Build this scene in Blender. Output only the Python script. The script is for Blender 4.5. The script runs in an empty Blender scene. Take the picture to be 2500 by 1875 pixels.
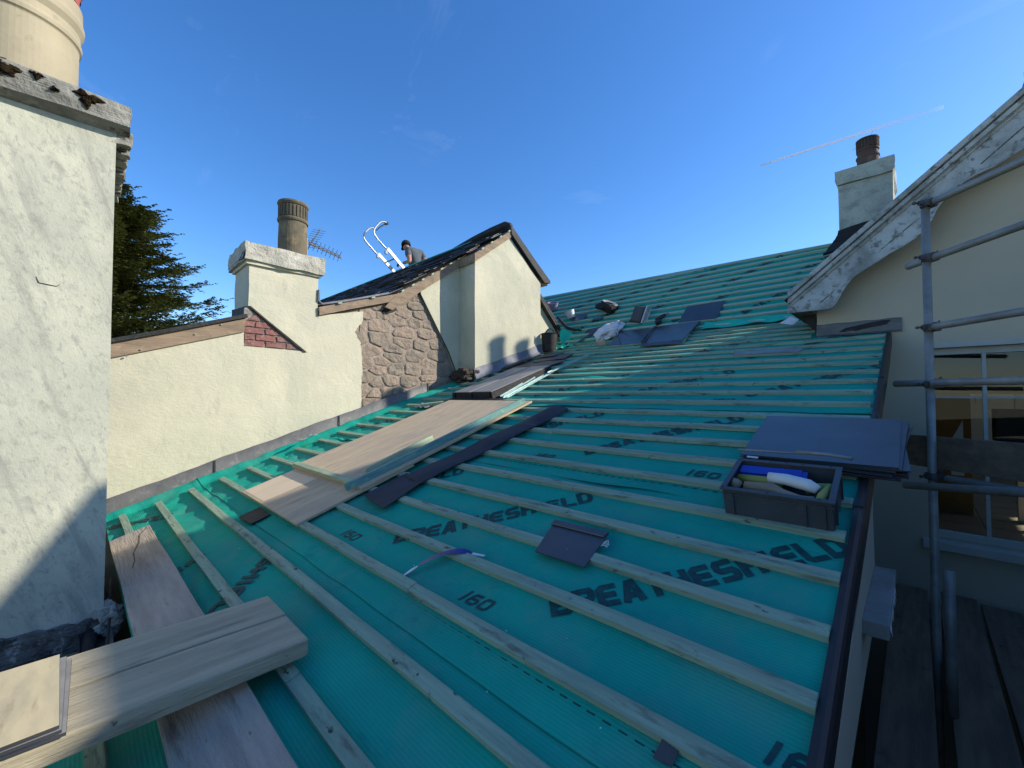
import bpy, bmesh, math, random
import numpy as np
from mathutils import Vector, Matrix, noise
random.seed(7)
R = math.radians
S = bpy.context.scene
COL = S.collection

# ------------------------------------------------------------------ camera, sky, sun
# world axes: X runs along the battens, Y up the slope of the lower roof, Z up; the eye is the origin
ALPHA, PITCH, F = R(43.86), R(1.563), 1023.93
cam = bpy.data.cameras.new('camera'); camo = bpy.data.objects.new('camera', cam); COL.objects.link(camo)
cam.sensor_width = 36.0; cam.lens = F/2500*36; cam.clip_start = .05; cam.clip_end = 20000
camo.rotation_euler = (R(90)+PITCH, 0, ALPHA); S.camera = camo
SUN = Vector((1.0, 1.06, .79)).normalized()
EL = math.asin(SUN.z)
sl = bpy.data.lights.new('sun', 'SUN'); sl.energy = 4.2; sl.angle = R(.55); sl.color = (1, .93, .80)
so = bpy.data.objects.new('sun', sl); COL.objects.link(so); so.rotation_euler = SUN.to_track_quat('Z', 'Y').to_euler()
W = bpy.data.worlds.new('World'); S.world = W; W.use_nodes = True
nt = W.node_tree; bg = nt.nodes['Background']
sky = nt.nodes.new('ShaderNodeTexSky'); sky.sky_type = 'NISHITA'; sky.sun_disc = False
sky.sun_elevation = EL; sky.sun_rotation = math.atan2(SUN.x, SUN.y)
sky.altitude = 200; sky.air_density = 1.0; sky.dust_density = .35; sky.ozone_density = 4.0
hs = nt.nodes.new('ShaderNodeHueSaturation'); hs.inputs['Hue'].default_value = .506; hs.inputs['Value'].default_value = 1.0; hs.inputs['Saturation'].default_value = 1.224
nt.links.new(sky.outputs[0], hs.inputs['Color'])
# thin cirrus in the sky itself
tc = nt.nodes.new('ShaderNodeTexCoord'); mp = nt.nodes.new('ShaderNodeMapping'); mp.inputs['Scale'].default_value = (1.6, 4.0, 5.0)
mp.inputs['Rotation'].default_value = (.3, .5, .9)
nz = nt.nodes.new('ShaderNodeTexNoise'); nz.inputs['Scale'].default_value = 1.3; nz.inputs['Detail'].default_value = 9; nz.inputs['Roughness'].default_value = .62; nz.inputs['Distortion'].default_value = 1.1
rp = nt.nodes.new('ShaderNodeValToRGB'); rp.color_ramp.elements[0].position = .60; rp.color_ramp.elements[1].position = .95
rp.color_ramp.elements[1].color = (.10, .10, .10, 1)
mx = nt.nodes.new('ShaderNodeMix'); mx.data_type = 'RGBA'; mx.inputs[7].default_value = (6.0, 6.6, 7.4, 1)
nt.links.new(tc.outputs['Generated'], mp.inputs[0]); nt.links.new(mp.outputs[0], nz.inputs['Vector']); nt.links.new(nz.outputs[0], rp.inputs[0])
nt.links.new(rp.outputs[0], mx.inputs[0]); nt.links.new(hs.outputs[0], mx.inputs[6]); nt.links.new(mx.outputs[2], bg.inputs[0])
bg.inputs[1].default_value = .15
S.view_settings.view_transform = 'Standard'; S.view_settings.look = 'None'; S.view_settings.exposure = 0.72; S.view_settings.gamma = 1
S.render.engine = 'CYCLES'; S.cycles.max_bounces = 7; S.cycles.transparent_max_bounces = 12

# ------------------------------------------------------------------ geometry helpers
CM = camo.matrix_basis if False else None
ca, sa, cp, sp = math.cos(ALPHA), math.sin(ALPHA), math.cos(PITCH), math.sin(PITCH)
FW = Vector((-sa*cp, ca*cp, sp)); RT = Vector((ca, sa, 0)); UP = Vector((sa*sp, -ca*sp, cp))
def ray(x, y): return FW + RT*((x-1250)/F) - UP*((y-937.5)/F)
def on(x, y, ax, c):
    d = ray(x, y); return d*(c/d[ax])
BE, Z0 = R(18.055), -1.178
RM = Matrix.Translation((0, 0, Z0)) @ Matrix.Rotation(BE, 4, 'X')          # lower roof frame (u, v, h)
BY, BZ, UPI = 6.70, -1.178+.326*6.70, R(40)
UM = Matrix.Translation((0, BY, BZ)) @ Matrix.Rotation(UPI, 4, 'X')        # upper roof frame (u, w, h)
def onframe(M, x, y, h=0.0):
    n = M.to_3x3() @ Vector((0, 0, 1)); o = M.translation + n*h
    d = ray(x, y); P = d*(o.dot(n)/d.dot(n)); return M.inverted() @ P
def onR(x, y, h=0.0): return onframe(RM, x, y, h)
def onU(x, y, h=0.0): return onframe(UM, x, y, h)

class MB:
    def __init__(s): s.v = []; s.f = []; s.c = []
    def add(s, vs, fs, col=None):
        o = len(s.v); s.v += [Vector(p) for p in vs]; s.f += [tuple(i+o for i in f) for f in fs]
        s.c += [col]*len(fs); return s
    def box(s, c, size, rot=None, col=None, taper=1.0):
        x, y, z = [a/2 for a in size]; M = rot or Matrix.Identity(3)
        vs = [Vector((sx*x*(taper if sz > 0 else 1), sy*y*(taper if sz > 0 else 1), sz*z)) for sz in (-1, 1) for sy in (-1, 1) for sx in (-1, 1)]
        vs = [M @ p + Vector(c) for p in vs]
        return s.add(vs, [(0, 2, 3, 1), (4, 5, 7, 6), (0, 1, 5, 4), (2, 6, 7, 3), (0, 4, 6, 2), (1, 3, 7, 5)], col)
    def span(s, a, b, col=None):
        a, b = Vector(a), Vector(b); return s.box((a+b)/2, [abs(q) for q in (b-a)], col=col)
    def prism(s, poly, ax, d0, d1, col=None):
        # poly: 2d points in the plane normal to axis ax
        def P(q, d):
            return {0: (d, q[0], q[1]), 1: (q[0], d, q[1]), 2: (q[0], q[1], d)}[ax]
        n = len(poly); vs = [P(q, d0) for q in poly]+[P(q, d1) for q in poly]
        fs = [tuple(range(n))[::-1], tuple(range(n, 2*n))]+[(i, (i+1) % n, n+(i+1) % n, n+i) for i in range(n)]
        return s.add(vs, fs, col)
    def slab(s, q, t, col=None):
        q = [Vector(p) for p in q]; n = (q[1]-q[0]).cross(q[3]-q[0]).normalized()*t
        vs = [p-n for p in q]+q
        return s.add(vs, [(3, 2, 1, 0), (4, 5, 6, 7)]+[(i, (i+1) % 4, 4+(i+1) % 4, 4+i) for i in range(4)], col)
    def tube(s, pts, r, n=12, cap=True, col=None):
        pts = [Vector(p) for p in pts]; rs = r if isinstance(r, (list, tuple)) else [r]*len(pts)
        o = len(s.v); up = Vector((0, 0, 1)); vs = []; fs = []
        t0 = (pts[1]-pts[0]).normalized()
        a = t0.cross(up if abs(t0.z) < .9 else Vector((1, 0, 0))).normalized()
        for i, p in enumerate(pts):
            t = ((pts[min(i+1, len(pts)-1)]-pts[max(i-1, 0)])).normalized()
            a = (a - t*a.dot(t)).normalized(); b = t.cross(a)
            for k in range(n):
                th = 2*math.pi*k/n; vs.append(p+(a*math.cos(th)+b*math.sin(th))*rs[i])
        for i in range(len(pts)-1):
            for k in range(n): fs.append((i*n+k, i*n+(k+1) % n, (i+1)*n+(k+1) % n, (i+1)*n+k))
        if cap: fs += [tuple(range(n))[::-1], tuple(range((len(pts)-1)*n, len(pts)*n))]
        return s.add(vs, fs, col)
    def lathe(s, prof, n=32, c=(0, 0, 0), a0=0, a1=2*math.pi, col=None):
        c = Vector(c); full = abs(a1-a0-2*math.pi) < 1e-6; m = n if full else n+1; vs = []; fs = []
        for r, z in prof:
            for k in range(m):
                th = a0+(a1-a0)*k/n; vs.append(c+Vector((r*math.cos(th), r*math.sin(th), z)))
        for i in range(len(prof)-1):
            for k in range(n): fs.append((i*m+k, i*m+(k+1) % m, (i+1)*m+(k+1) % m, (i+1)*m+k))
        return s.add(vs, fs, col)
    def xf(s, M):
        s.v = [M @ p for p in s.v]; return s

def setp(o, label=None, cat=None, group=None, kind=None):
    if label: o['label'] = label
    if cat: o['category'] = cat
    if group: o['group'] = group
    if kind: o['kind'] = kind
    return o
def thing(name, label, cat, frame=None, group=None):
    o = bpy.data.objects.new(name, None); COL.objects.link(o); o.empty_display_size = .1
    o.matrix_world = frame or Matrix.Identity(4); o['_f'] = 0; del o['_f']
    return setp(o, label, cat, group)
def cut(bm, n):
    bmesh.ops.subdivide_edges(bm, edges=bm.edges[:], cuts=n, use_grid_fill=True)
def obj(name, mb, mat, parent=None, frame=None, world=False, label=None, bevel=0, smooth=False, cuts=0, wob=None, sub=0, col=False):
    """one mesh object; children live in the parent's frame (world=True: vertices are given in world space)"""
    me = bpy.data.meshes.new(name); vs = mb.v
    if world and parent is not None:
        p = parent; M = Matrix.Identity(4); ch = []
        while p is not None: ch.append(p); p = p.parent
        for q in reversed(ch): M = M @ q.matrix_basis
        inv = M.inverted(); vs = [inv @ p for p in vs]
    me.from_pydata([tuple(p) for p in vs], [], mb.f)
    bm = bmesh.new(); bm.from_mesh(me)
    bmesh.ops.recalc_face_normals(bm, faces=bm.faces[:])
    if cuts: 
        bmesh.ops.triangulate(bm, faces=[f for f in bm.faces if len(f.verts) > 4]); cut(bm, cuts)
    if wob:
        amp, sc = wob
        for v in bm.verts:
            q = v.co*sc; v.co += Vector(noise.noise_vector(q))*amp + Vector(noise.noise_vector(q*3.1))*amp*.4
    bm.to_mesh(me); bm.free()
    if col and any(c is not None for c in mb.c):
        at = me.attributes.new('tone', 'FLOAT', 'FACE')
        if len(at.data) == len(mb.c):
            for i, c in enumerate(mb.c): at.data[i].value = c or 0.0
    me.materials.append(mat)
    if smooth:
        for p in me.polygons: p.use_smooth = True
    o = bpy.data.objects.new(name, me); COL.objects.link(o)
    if parent is not None: o.parent = parent
    if frame is not None: o.matrix_basis = frame
    if bevel:
        b = o.modifiers.new('edge', 'BEVEL'); b.width = bevel; b.segments = 2; b.limit_method = 'ANGLE'; b.angle_limit = R(40)
    if sub:
        b = o.modifiers.new('smooth', 'SUBSURF'); b.levels = sub; b.render_levels = sub
    if label: o['label'] = label
    return o
def struct(name, mb, mat, **k):
    o = obj(name, mb, mat, **k); o['kind'] = 'structure'; return o
def T(x, y, z=0): return Matrix.Translation((x, y, z))
def RZ(a): return Matrix.Rotation(R(a), 4, 'Z')
def RX(a): return Matrix.Rotation(R(a), 4, 'X')
def RY(a): return Matrix.Rotation(R(a), 4, 'Y')

# ------------------------------------------------------------------ materials
def mat(name, c1, c2=None, scale=4, stretch=(1, 1, 1), rough=.8, spec=.3, metal=0, lo=.35, hi=.65, detail=8,
        bumps=(), spots=(), tone=None, coat=0, wave=None, alpha=None, trans=0, rrough=None, ribshade=0):
    m = bpy.data.materials.new(name); m.use_nodes = True; t = m.node_tree; N, L = t.nodes, t.links
    b = N['Principled BSDF']; b.inputs['Roughness'].default_value = rough; b.inputs['Metallic'].default_value = metal
    b.inputs['Specular IOR Level'].default_value = spec
    if coat: b.inputs['Coat Weight'].default_value = coat; b.inputs['Coat Roughness'].default_value = .25
    tcn = N.new('ShaderNodeTexCoord')
    def mapped(st, loc=(0, 0, 0)):
        q = N.new('ShaderNodeMapping'); q.inputs['Scale'].default_value = st; q.inputs['Location'].default_value = loc
        L.new(tcn.outputs['Object'], q.inputs[0]); return q.outputs[0]
    def noi(sc, st, det=detail, ro=.6, dist=0, loc=(0, 0, 0)):
        q = N.new('ShaderNodeTexNoise'); q.inputs['Scale'].default_value = sc; q.inputs['Detail'].default_value = det
        q.inputs['Roughness'].default_value = ro; q.inputs['Distortion'].default_value = dist; L.new(mapped(st, loc), q.inputs['Vector']); return q.outputs[0]
    def ramp(x, a, bb, ca=(0, 0, 0, 1), cb=(1, 1, 1, 1)):
        q = N.new('ShaderNodeValToRGB'); e = q.color_ramp.elements; e[0].position = a; e[1].position = bb; e[0].color = ca; e[1].color = cb
        L.new(x, q.inputs[0]); return q.outputs[0]
    def mix(f, a, bb):
        q = N.new('ShaderNodeMix'); q.data_type = 'RGBA'
        if isinstance(f, float): q.inputs[0].default_value = f
        else: L.new(f, q.inputs[0])
        for i, x in ((6, a), (7, bb)):
            if isinstance(x, tuple): q.inputs[i].default_value = (*x[:3], 1)
            else: L.new(x, q.inputs[i])
        return q.outputs[2]
    cur = c1
    if c2 is not None: cur = mix(ramp(noi(scale, stretch), lo, hi), c1, c2)
    if tone is not None:
        at = N.new('ShaderNodeAttribute'); at.attribute_name = 'tone'
        cur = mix(ramp(at.outputs['Fac'], 0, 1), cur, mix(ramp(noi(scale*1.7, stretch), .3, .7), tone, tuple(x*.75 for x in tone)))
    for i, (sc, st, a, bb, colr, strength) in enumerate(spots):
        k = ramp(noi(sc, st, 7, .65, .2, (3.1*i+1, 7.7*i, 2.3*i)), a, bb, (0, 0, 0, 1), (strength,)*3+(1,))
        cur = mix(k, cur, colr)
    if ribshade:  # shading of the embossed ribs, painted into the colour as darker bands
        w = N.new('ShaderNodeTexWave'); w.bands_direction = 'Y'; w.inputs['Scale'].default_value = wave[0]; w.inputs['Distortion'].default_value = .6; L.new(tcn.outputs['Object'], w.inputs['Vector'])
        q = N.new('ShaderNodeMix'); q.data_type = 'RGBA'; q.blend_type = 'MULTIPLY'; L.new(ramp(w.outputs['Fac'], 0, 1, (1-ribshade*2,)*3+(1,), (1, 1, 1, 1)), q.inputs[7]); q.inputs[0].default_value = 1; L.new(cur, q.inputs[6]); cur = q.outputs[2]
    if isinstance(cur, tuple): b.inputs['Base Color'].default_value = (*cur[:3], 1)
    else: L.new(cur, b.inputs['Base Color'])
    prev = None
    for (sc, st, dist, det) in bumps:
        q = N.new('ShaderNodeBump'); q.inputs['Distance'].default_value = dist; q.inputs['Strength'].default_value = 1
        L.new(noi(sc, st, det, .6, .3), q.inputs['Height'])
        if prev: L.new(prev, q.inputs['Normal'])
        prev = q.outputs[0]
    if wave:
        sc, direc, dist = wave; w = N.new('ShaderNodeTexWave'); w.bands_direction = direc; w.inputs['Scale'].default_value = sc
        L.new(tcn.outputs['Object'], w.inputs['Vector'])
        q = N.new('ShaderNodeBump'); q.inputs['Distance'].default_value = dist; L.new(w.outputs['Fac'], q.inputs['Height'])
        if prev: L.new(prev, q.inputs['Normal'])
        prev = q.outputs[0]
    if prev: L.new(prev, b.inputs['Normal'])
    if rrough:
        q = N.new('ShaderNodeMapRange'); q.inputs[3].default_value = rrough[0]; q.inputs[4].default_value = rrough[1]
        L.new(noi(6, stretch), q.inputs[0]); L.new(q.outputs[0], b.inputs['Roughness'])
    if alpha is not None: b.inputs['Alpha'].default_value = alpha
    if trans: b.inputs['Transmission Weight'].default_value = trans
    return m

M_render = mat('cream_lime_render', (.57, .53, .395), (.43, .415, .32), 1.3, rough=.92, spec=.15, lo=.3, hi=.72,
    bumps=((4, (1, 1, 1), .010, 7), (24, (1, 1, 1.8), .0045, 7), (110, (1, 1, 1), .0015, 3)),
    spots=((2.2, (1, 1, .35), .50, .76, (.34, .35, .27), .65), (.9, (1, 1, 1), .5, .66, (.40, .41, .30), .5), (7, (1, 1, .5), .58, .74, (.30, .30, .24), .5), (60, (1, 1, 1), .68, .76, (.22, .21, .17), .5)))
M_render_old = mat('stained_white_render', (.54, .53, .41), (.37, .375, .30), 2.0, rough=.92, spec=.15, lo=.32, hi=.70,
    bumps=((5, (1, 1, 1), .004, 7), (26, (1, 1.3, 1), .0024, 8), (140, (1, 1, 1), .0012, 3)),
    spots=((1.5, (1, 1, .5), .46, .66, (.30, .305, .26), .6), (4, (1, 2.5, .25), .52, .68, (.20, .205, .185), .65), (32, (1, 1.6, .8), .54, .68, (.27, .275, .24), .7), (14, (1, 1, .8), .54, .72, (.22, .22, .19), .6), (75, (1, 1, 1), .66, .74, (.16, .16, .13), .6)))
M_smooth = mat('painted_magnolia_wall', (.47, .415, .30), (.41, .365, .275), .8, rough=.9, spec=.12,
    bumps=((60, (1, 1, 1), .0015, 4), (3, (1, 1, 1), .006, 3)), spots=((30, (1, 1, 1), .7, .78, (.2, .19, .15), .4),))
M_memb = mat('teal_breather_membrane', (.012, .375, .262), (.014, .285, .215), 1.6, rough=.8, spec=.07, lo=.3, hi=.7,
    bumps=((2.2, (1, 1.4, 1), .016, 5), (11, (.8, 1.6, 1), .0035, 5), (160, (1, 1, 1), .0006, 3)), wave=(27, 'Y', .0004), ribshade=.055,
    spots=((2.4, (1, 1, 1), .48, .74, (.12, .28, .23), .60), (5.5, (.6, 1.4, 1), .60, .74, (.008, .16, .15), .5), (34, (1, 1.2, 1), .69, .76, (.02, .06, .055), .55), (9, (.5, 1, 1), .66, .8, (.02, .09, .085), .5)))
M_memb2 = mat('membrane_back', (.02, .52, .31), (.015, .42, .27), 3, rough=.6, spec=.2, bumps=((8, (1, 1, 1), .01, 4),))
M_ink = mat('black_print', (.012, .05, .05), (.02, .085, .08), 30, rough=.6, spec=.15)
M_batten = mat('treated_batten', (.30, .40, .285), (.205, .28, .205), 3.5, (.6, 9, 9), rough=.85, spec=.15,
    bumps=((4, (1.2, 26, 26), .004, 6), (60, (1, 3, 3), .001, 3)),
    spots=((2.2, (.8, 1, 1), .52, .72, (.36, .33, .22), .55), (8, (.6, 3, 3), .54, .68, (.10, .11, .085), .8), (20, (.8, 1.2, 1.2), .63, .69, (.045, .042, .03), .9), (1.1, (1, 1, 1), .60, .72, (.20, .34, .34), .45)))
M_battenU = mat('sunlit_batten', (.42, .52, .38), (.32, .40, .29), 3.5, (.6, 9, 9), rough=.85, spec=.15, bumps=((4, (1.2, 26, 26), .004, 6),), spots=((8, (.6, 3, 3), .56, .70, (.14, .16, .12), .7),))  # lighter batten copy for the upper roof; sun on the edges is painted in
M_batblue = mat('blue_green_treated_timber', (.10, .24, .24), (.22, .36, .28), 4, (7, 1, 7), rough=.8, spec=.2,
    bumps=((4, (22, 1.2, 22), .003, 6),), spots=((7, (3, 1, 3), .55, .72, (.03, .09, .11), .7), (11, (1, 1, 1), .60, .75, (.45, .50, .32), .6)))
M_batpale = mat('pale_green_timber', (.40, .46, .30), (.27, .34, .23), 4, (7, 1, 7), rough=.8, spec=.2, bumps=((4, (22, 1.2, 22), .003, 6),), spots=((9, (3, 1, 3), .58, .74, (.12, .14, .09), .6),))
M_scaf = mat('weathered_scaffold_board', (.47, .39, .31), (.33, .275, .225), 2.5, (.9, 7, 7), rough=.88, spec=.12, 
    bumps=((3, (1, 30, 30), .006, 7), (9, (1, 6, 6), .006, 5), (70, (1, 4, 4), .0015, 3)),
    spots=((1.7, (1, 2, 1), .52, .72, (.28, .30, .22), .5), (4, (.6, 4, 4), .60, .74, (.09, .08, .07), .75), (18, (1, 3, 1), .66, .73, (.05, .045, .04), .85)))
M_scafY = mat('scaffold_board_lengthwise', (.50, .42, .28), (.36, .31, .21), 2.5, (7, .9, 7), rough=.88, spec=.12,
    bumps=((3, (30, 1, 30), .006, 7), (9, (6, 1, 6), .005, 5)),
    spots=((1.7, (2, 1, 1), .50, .70, (.27, .30, .20), .55), (4, (4, .6, 4), .60, .74, (.10, .09, .075), .7), (18, (3, 1, 1), .66, .73, (.05, .045, .04), .85)))
M_dark = mat('dark_board_and_shade', (.24, .175, .115), (.15, .11, .08), 2.5, (7, .9, 7), rough=.9, spec=.1, bumps=((3, (26, 1, 26), .005, 6),), spots=((6, (1, 1, 1), .6, .75, (.03, .028, .025), .8),))
M_ply = mat('plywood', (.60, .46, .29), (.47, .37, .25), 2.2, (6, .8, 6), rough=.85, spec=.15,
    bumps=((3, (26, 1, 26), .002, 6),), spots=((1.6, (1.5, 1, 1), .50, .72, (.36, .29, .235), .7), (5, (5, .8, 1), .58, .72, (.22, .17, .13), .65), (22, (1, 1, 1), .68, .76, (.14, .11, .09), .7)))
M_plyedge = mat('raw_ply_edge', (.55, .40, .24), (.40, .28, .16), 20, (1, 1, 9), rough=.8)
M_slate = mat('blue_black_slate', (.056, .057, .063), (.043, .044, .049), 5, rough=.4, spec=.6, bumps=((40, (1, 1, 1), .0006, 4),), spots=((7, (1, 1, 1), .55, .8, (.060, .062, .078), .6), (3, (1, 3, 1), .62, .8, (.10, .10, .11), .3)), rrough=(.24, .42))
M_slategrey = mat('worn_grey_slate', (.085, .082, .085), (.05, .048, .05), 4, rough=.6, spec=.4, bumps=((20, (1, 1, 1), .002, 5),), spots=((6, (1, 3, 1), .56, .75, (.15, .14, .13), .5),))
M_slatepale = mat('dusty_slate_face', (.27, .265, .255), (.19, .185, .18), 3, (3, 1, 1), rough=.5, spec=.4, spots=((5, (3, 1, 1), .55, .75, (.11, .105, .10), .5),))
M_slatecream = mat('cream_streaked_slate', (.52, .43, .26), (.40, .34, .22), 2.6, (1, 4, 1), rough=.45, spec=.35, lo=.42, hi=.58, bumps=((3, (1, 2, 1), .006, 3),), spots=((4.5, (.7, 4, 1), .56, .66, (.24, .17, .09), .6), (3, (1, 3, 1), .60, .72, (.45, .44, .36), .5)))
M_strip = mat('dark_flexible_strip', (.055, .058, .070), (.035, .037, .046), 4, (1, 1, 1), rough=.75, spec=.15, bumps=((20, (1, 1, 1), .001, 4),), spots=((4, (.6, 1.5, 1), .56, .72, (.11, .105, .10), .6),))
M_roofslate = mat('old_roof_slate', (.030, .030, .034), (.018, .018, .020), 5, rough=.55, spec=.35, tone=(.075, .066, .06), bumps=((24, (1, 1, 1), .004, 5),), spots=((18, (1, 1, 1), .66, .74, (.16, .12, .08), .5),))
M_lead = mat('lead_sheet', (.135, .130, .125), (.09, .088, .085), 4, rough=.55, spec=.5, metal=.15, bumps=((6, (1, 1, 1), .008, 4), (40, (1, 1, 1), .001, 3)), spots=((8, (1, 1, 2), .56, .72, (.24, .23, .22), .6), (16, (1, 1, 1), .6, .75, (.05, .05, .055), .6)))
M_leadlt = mat('new_lead', (.17, .18, .21), (.12, .13, .155), 5, rough=.65, spec=.3, metal=0, bumps=((6, (1, 1, 1), .012, 4),), spots=((11, (1, 1, .5), .56, .7, (.30, .30, .31), .6),))
M_tar = mat('black_felt', (.016, .016, .017), (.03, .029, .028), 8, rough=.7, spec=.3, bumps=((12, (1, 1, 1), .012, 5),), spots=((14, (1, 1, 1), .6, .72, (.09, .085, .08), .6),))
M_conc = mat('weathered_concrete', (.27, .265, .23), (.16, .155, .14), 6, rough=.95, spec=.1, bumps=((12, (1, 1, 1), .020, 6), (50, (1, 1, 1), .006, 5)),
    spots=((6, (1, 1, 1), .53, .66, (.42, .42, .36), .6), (7, (1, 1, 1), .56, .64, (.030, .026, .020), .95), (2.4, (1, 1, 1), .60, .66, (.016, .011, .008), 1.0)))
M_concpale = mat('pale_rough_concrete', (.50, .48, .40), (.36, .34, .28), 7, rough=.95, spec=.1, bumps=((14, (1, 1, 1), .022, 6), (50, (1, 1, 1), .008, 5)), spots=((9, (1, 1, 1), .60, .72, (.14, .12, .10), .75), (4, (1, 1, 1), .62, .72, (.30, .22, .16), .4)))
M_concdk = mat('black_stained_concrete', (.17, .17, .16), (.075, .075, .07), 8, rough=.95, spec=.1, bumps=((16, (1, 1, 1), .030, 7),), spots=((18, (1, 1, .6), .52, .62, (.40, .41, .38), .8), (7, (1, 1, 1), .55, .65, (.02, .02, .02), .8)))
M_buff = mat('buff_clay', (.38, .33, .215), (.30, .255, .17), 3, rough=.7, spec=.3, bumps=((20, (1, 1, 1), .002, 5),), spots=((9, (1, 1, 1), .60, .70, (.20, .16, .11), .6), (40, (1, 1, 1), .70, .76, (.08, .06, .05), .8), (2.5, (3, 3, .4), .58, .7, (.27, .24, .19), .5)))
M_clayold = mat('lichened_clay', (.155, .13, .085), (.10, .09, .065), 5, rough=.9, spec=.15, bumps=((20, (1, 1, 1), .004, 5),), spots=((7, (1, 1, .7), .54, .68, (.36, .25, .12), .6), (12, (1, 1, 1), .55, .7, (.055, .055, .045), .7)))
M_claybr = mat('sooty_brown_clay', (.12, .075, .055), (.075, .05, .04), 5, rough=.85, spec=.2, bumps=((20, (1, 1, 1), .003, 4),), spots=((9, (1, 1, 1), .58, .7, (.19, .14, .10), .5),))
M_red = mat('red_terracotta', (.50, .115, .055), (.36, .07, .04), 4, rough=.5, spec=.4, spots=((14, (1, 1, 1), .6, .75, (.2, .05, .04), .6),))
M_timber = mat('old_fascia_timber', (.30, .225, .155), (.20, .15, .11), 3, (9, 1, 5), rough=.9, spec=.1, bumps=((5, (20, 1.2, 16), .005, 6),), spots=((5, (1, 1, 1), .55, .72, (.13, .11, .095), .7), (8, (1, 1, 1), .6, .7, (.40, .33, .25), .5), (34, (1, 1, 1), .68, .74, (.04, .03, .025), .9)))
M_mortar = mat('lime_mortar', (.31, .255, .205), (.22, .18, .145), 6, rough=.95, spec=.1, bumps=((20, (1, 1, 1), .016, 6),), spots=((5, (1, 1, 1), .58, .68, (.36, .19, .13), .5), (9, (1, 1, 1), .58, .70, (.50, .46, .40), .6)))
M_stone = mat('rubble_stone', (.27, .225, .175), (.19, .16, .13), 9, rough=.93, spec=.12, tone=(.33, .255, .20), bumps=((10, (1, 1, 1), .035, 7), (60, (1, 1, 1), .007, 4)), spots=((11, (1, 1, 1), .56, .70, (.13, .11, .095), .7), (5, (1, 1, 1), .58, .7, (.42, .36, .30), .5)))
M_brick = mat('exposed_red_brick', (.26, .115, .10), (.19, .10, .09), 9, rough=.9, spec=.15, tone=(.20, .16, .145), bumps=((22, (1, 1, 1), .010, 6),), spots=((12, (1, 1, 1), .56, .68, (.34, .27, .24), .8), (5, (1, 1, 1), .52, .66, (.18, .15, .14), .7)))
M_sooty = mat('sooty_brickwork', (.085, .065, .05), (.05, .042, .035), 9, rough=.95, spec=.1, bumps=((22, (1, 1, 1), .010, 6),), spots=((12, (1, 1, 1), .58, .7, (.20, .15, .11), .6),))
M_moss = mat('dark_moss', (.018, .011, .007), (.03, .022, .012), 30, rough=1, spec=.05, bumps=((60, (1, 1, 1), .01, 5),))
M_barge = mat('weathered_white_paint', (.46, .47, .44), (.36, .37, .35), 3, rough=.75, spec=.25, bumps=((30, (1, 1, 1), .0015, 5),), spots=((2.6, (1, 1, 1), .46, .60, (.20, .21, .185), .8), (15, (1, 1, 1), .52, .64, (.12, .125, .105), .85), (5, (1, 1, 1), .62, .7, (.12, .115, .055), .7)))
M_concdk2 = mat('grimy_grey_paint', (.27, .27, .25), (.20, .20, .185), 7, rough=.8, spec=.2, bumps=((20, (1, 1, 1), .003, 5),), spots=((14, (1, 1, 1), .56, .7, (.12, .12, .11), .6),))
M_paint = mat('grey_white_paint', (.42, .42, .37), (.36, .36, .32), 5, rough=.6, spec=.3, spots=((20, (1, 1, 1), .64, .74, (.2, .2, .17), .5),))
M_galv = mat('galvanised_tube', (.31, .295, .26), (.20, .19, .17), 6, (1, 1, 1), rough=.5, spec=.4, metal=.25, bumps=((50, (1, 1, 1), .0008, 4),), spots=((9, (1, 1, 1), .56, .72, (.30, .32, .34), .6), (30, (1, 1, 1), .62, .72, (.06, .055, .05), .7)))
M_coupler = mat('rusty_coupler', (.12, .11, .10), (.075, .06, .05), 20, rough=.6, spec=.4, metal=.5, bumps=((40, (1, 1, 1), .002, 4),))
M_alu = mat('aluminium', (.50, .48, .46), (.36, .35, .34), 12, rough=.35, spec=.5, metal=.55, spots=((26, (1, 1, 1), .58, .66, (.20, .13, .10), .7),))
M_verge = mat('dark_verge_strip', (.020, .015, .015), (.028, .021, .021), 6, rough=.5, spec=.4, bumps=((20, (1, 1, 1), .001, 4),), spots=((40, (1, 1, 1), .68, .74, (.3, .28, .26), .6), (8, (1, 1, 1), .6, .7, (.10, .095, .10), .6)))
M_crate = mat('grey_plastic', (.060, .066, .074), (.045, .050, .056), 6, rough=.5, spec=.4, spots=((12, (1, 1, 1), .6, .74, (.12, .11, .095), .5),))
M_rubber = mat('black_rubber', (.016, .015, .014), (.03, .028, .026), 10, rough=.75, spec=.3, spots=((9, (1, 1, 1), .58, .72, (.075, .07, .06), .6),))
M_blue = mat('blue_plastic', (.010, .045, .36), (.008, .03, .27), 10, rough=.35, spec=.5)
M_yellow = mat('olive_yellow_rubber', (.22, .22, .045), (.30, .30, .09), 6, rough=.6, spec=.3, spots=((12, (1, 1, 1), .6, .7, (.10, .09, .03), .6),))
M_handle = mat('hickory_handle', (.30, .23, .155), (.22, .165, .115), 6, (1, 6, 6), rough=.6, spec=.3, spots=((14, (1, 1, 1), .6, .72, (.11, .08, .06), .5),))
M_whitepl = mat('white_plastic', (.66, .68, .66), (.52, .54, .53), 6, rough=.5, spec=.4, spots=((14, (1, 1, 1), .62, .72, (.32, .31, .29), .5),))
M_paper = mat('white_paper', (.70, .70, .70), (.56, .56, .57), 6, rough=.85, spec=.1, bumps=((10, (1, 1, 1), .01, 4),))
M_tape = mat('navy_tape', (.030, .035, .22), (.02, .022, .14), 8, rough=.4, spec=.5)
M_metalstrip = mat('zinc_strip', (.40, .54, .52), (.26, .40, .39), 5, (6, 1, 6), rough=.4, spec=.5, metal=.3, spots=((12, (2, 1, 1), .56, .7, (.14, .30, .29), .6),))
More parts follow.
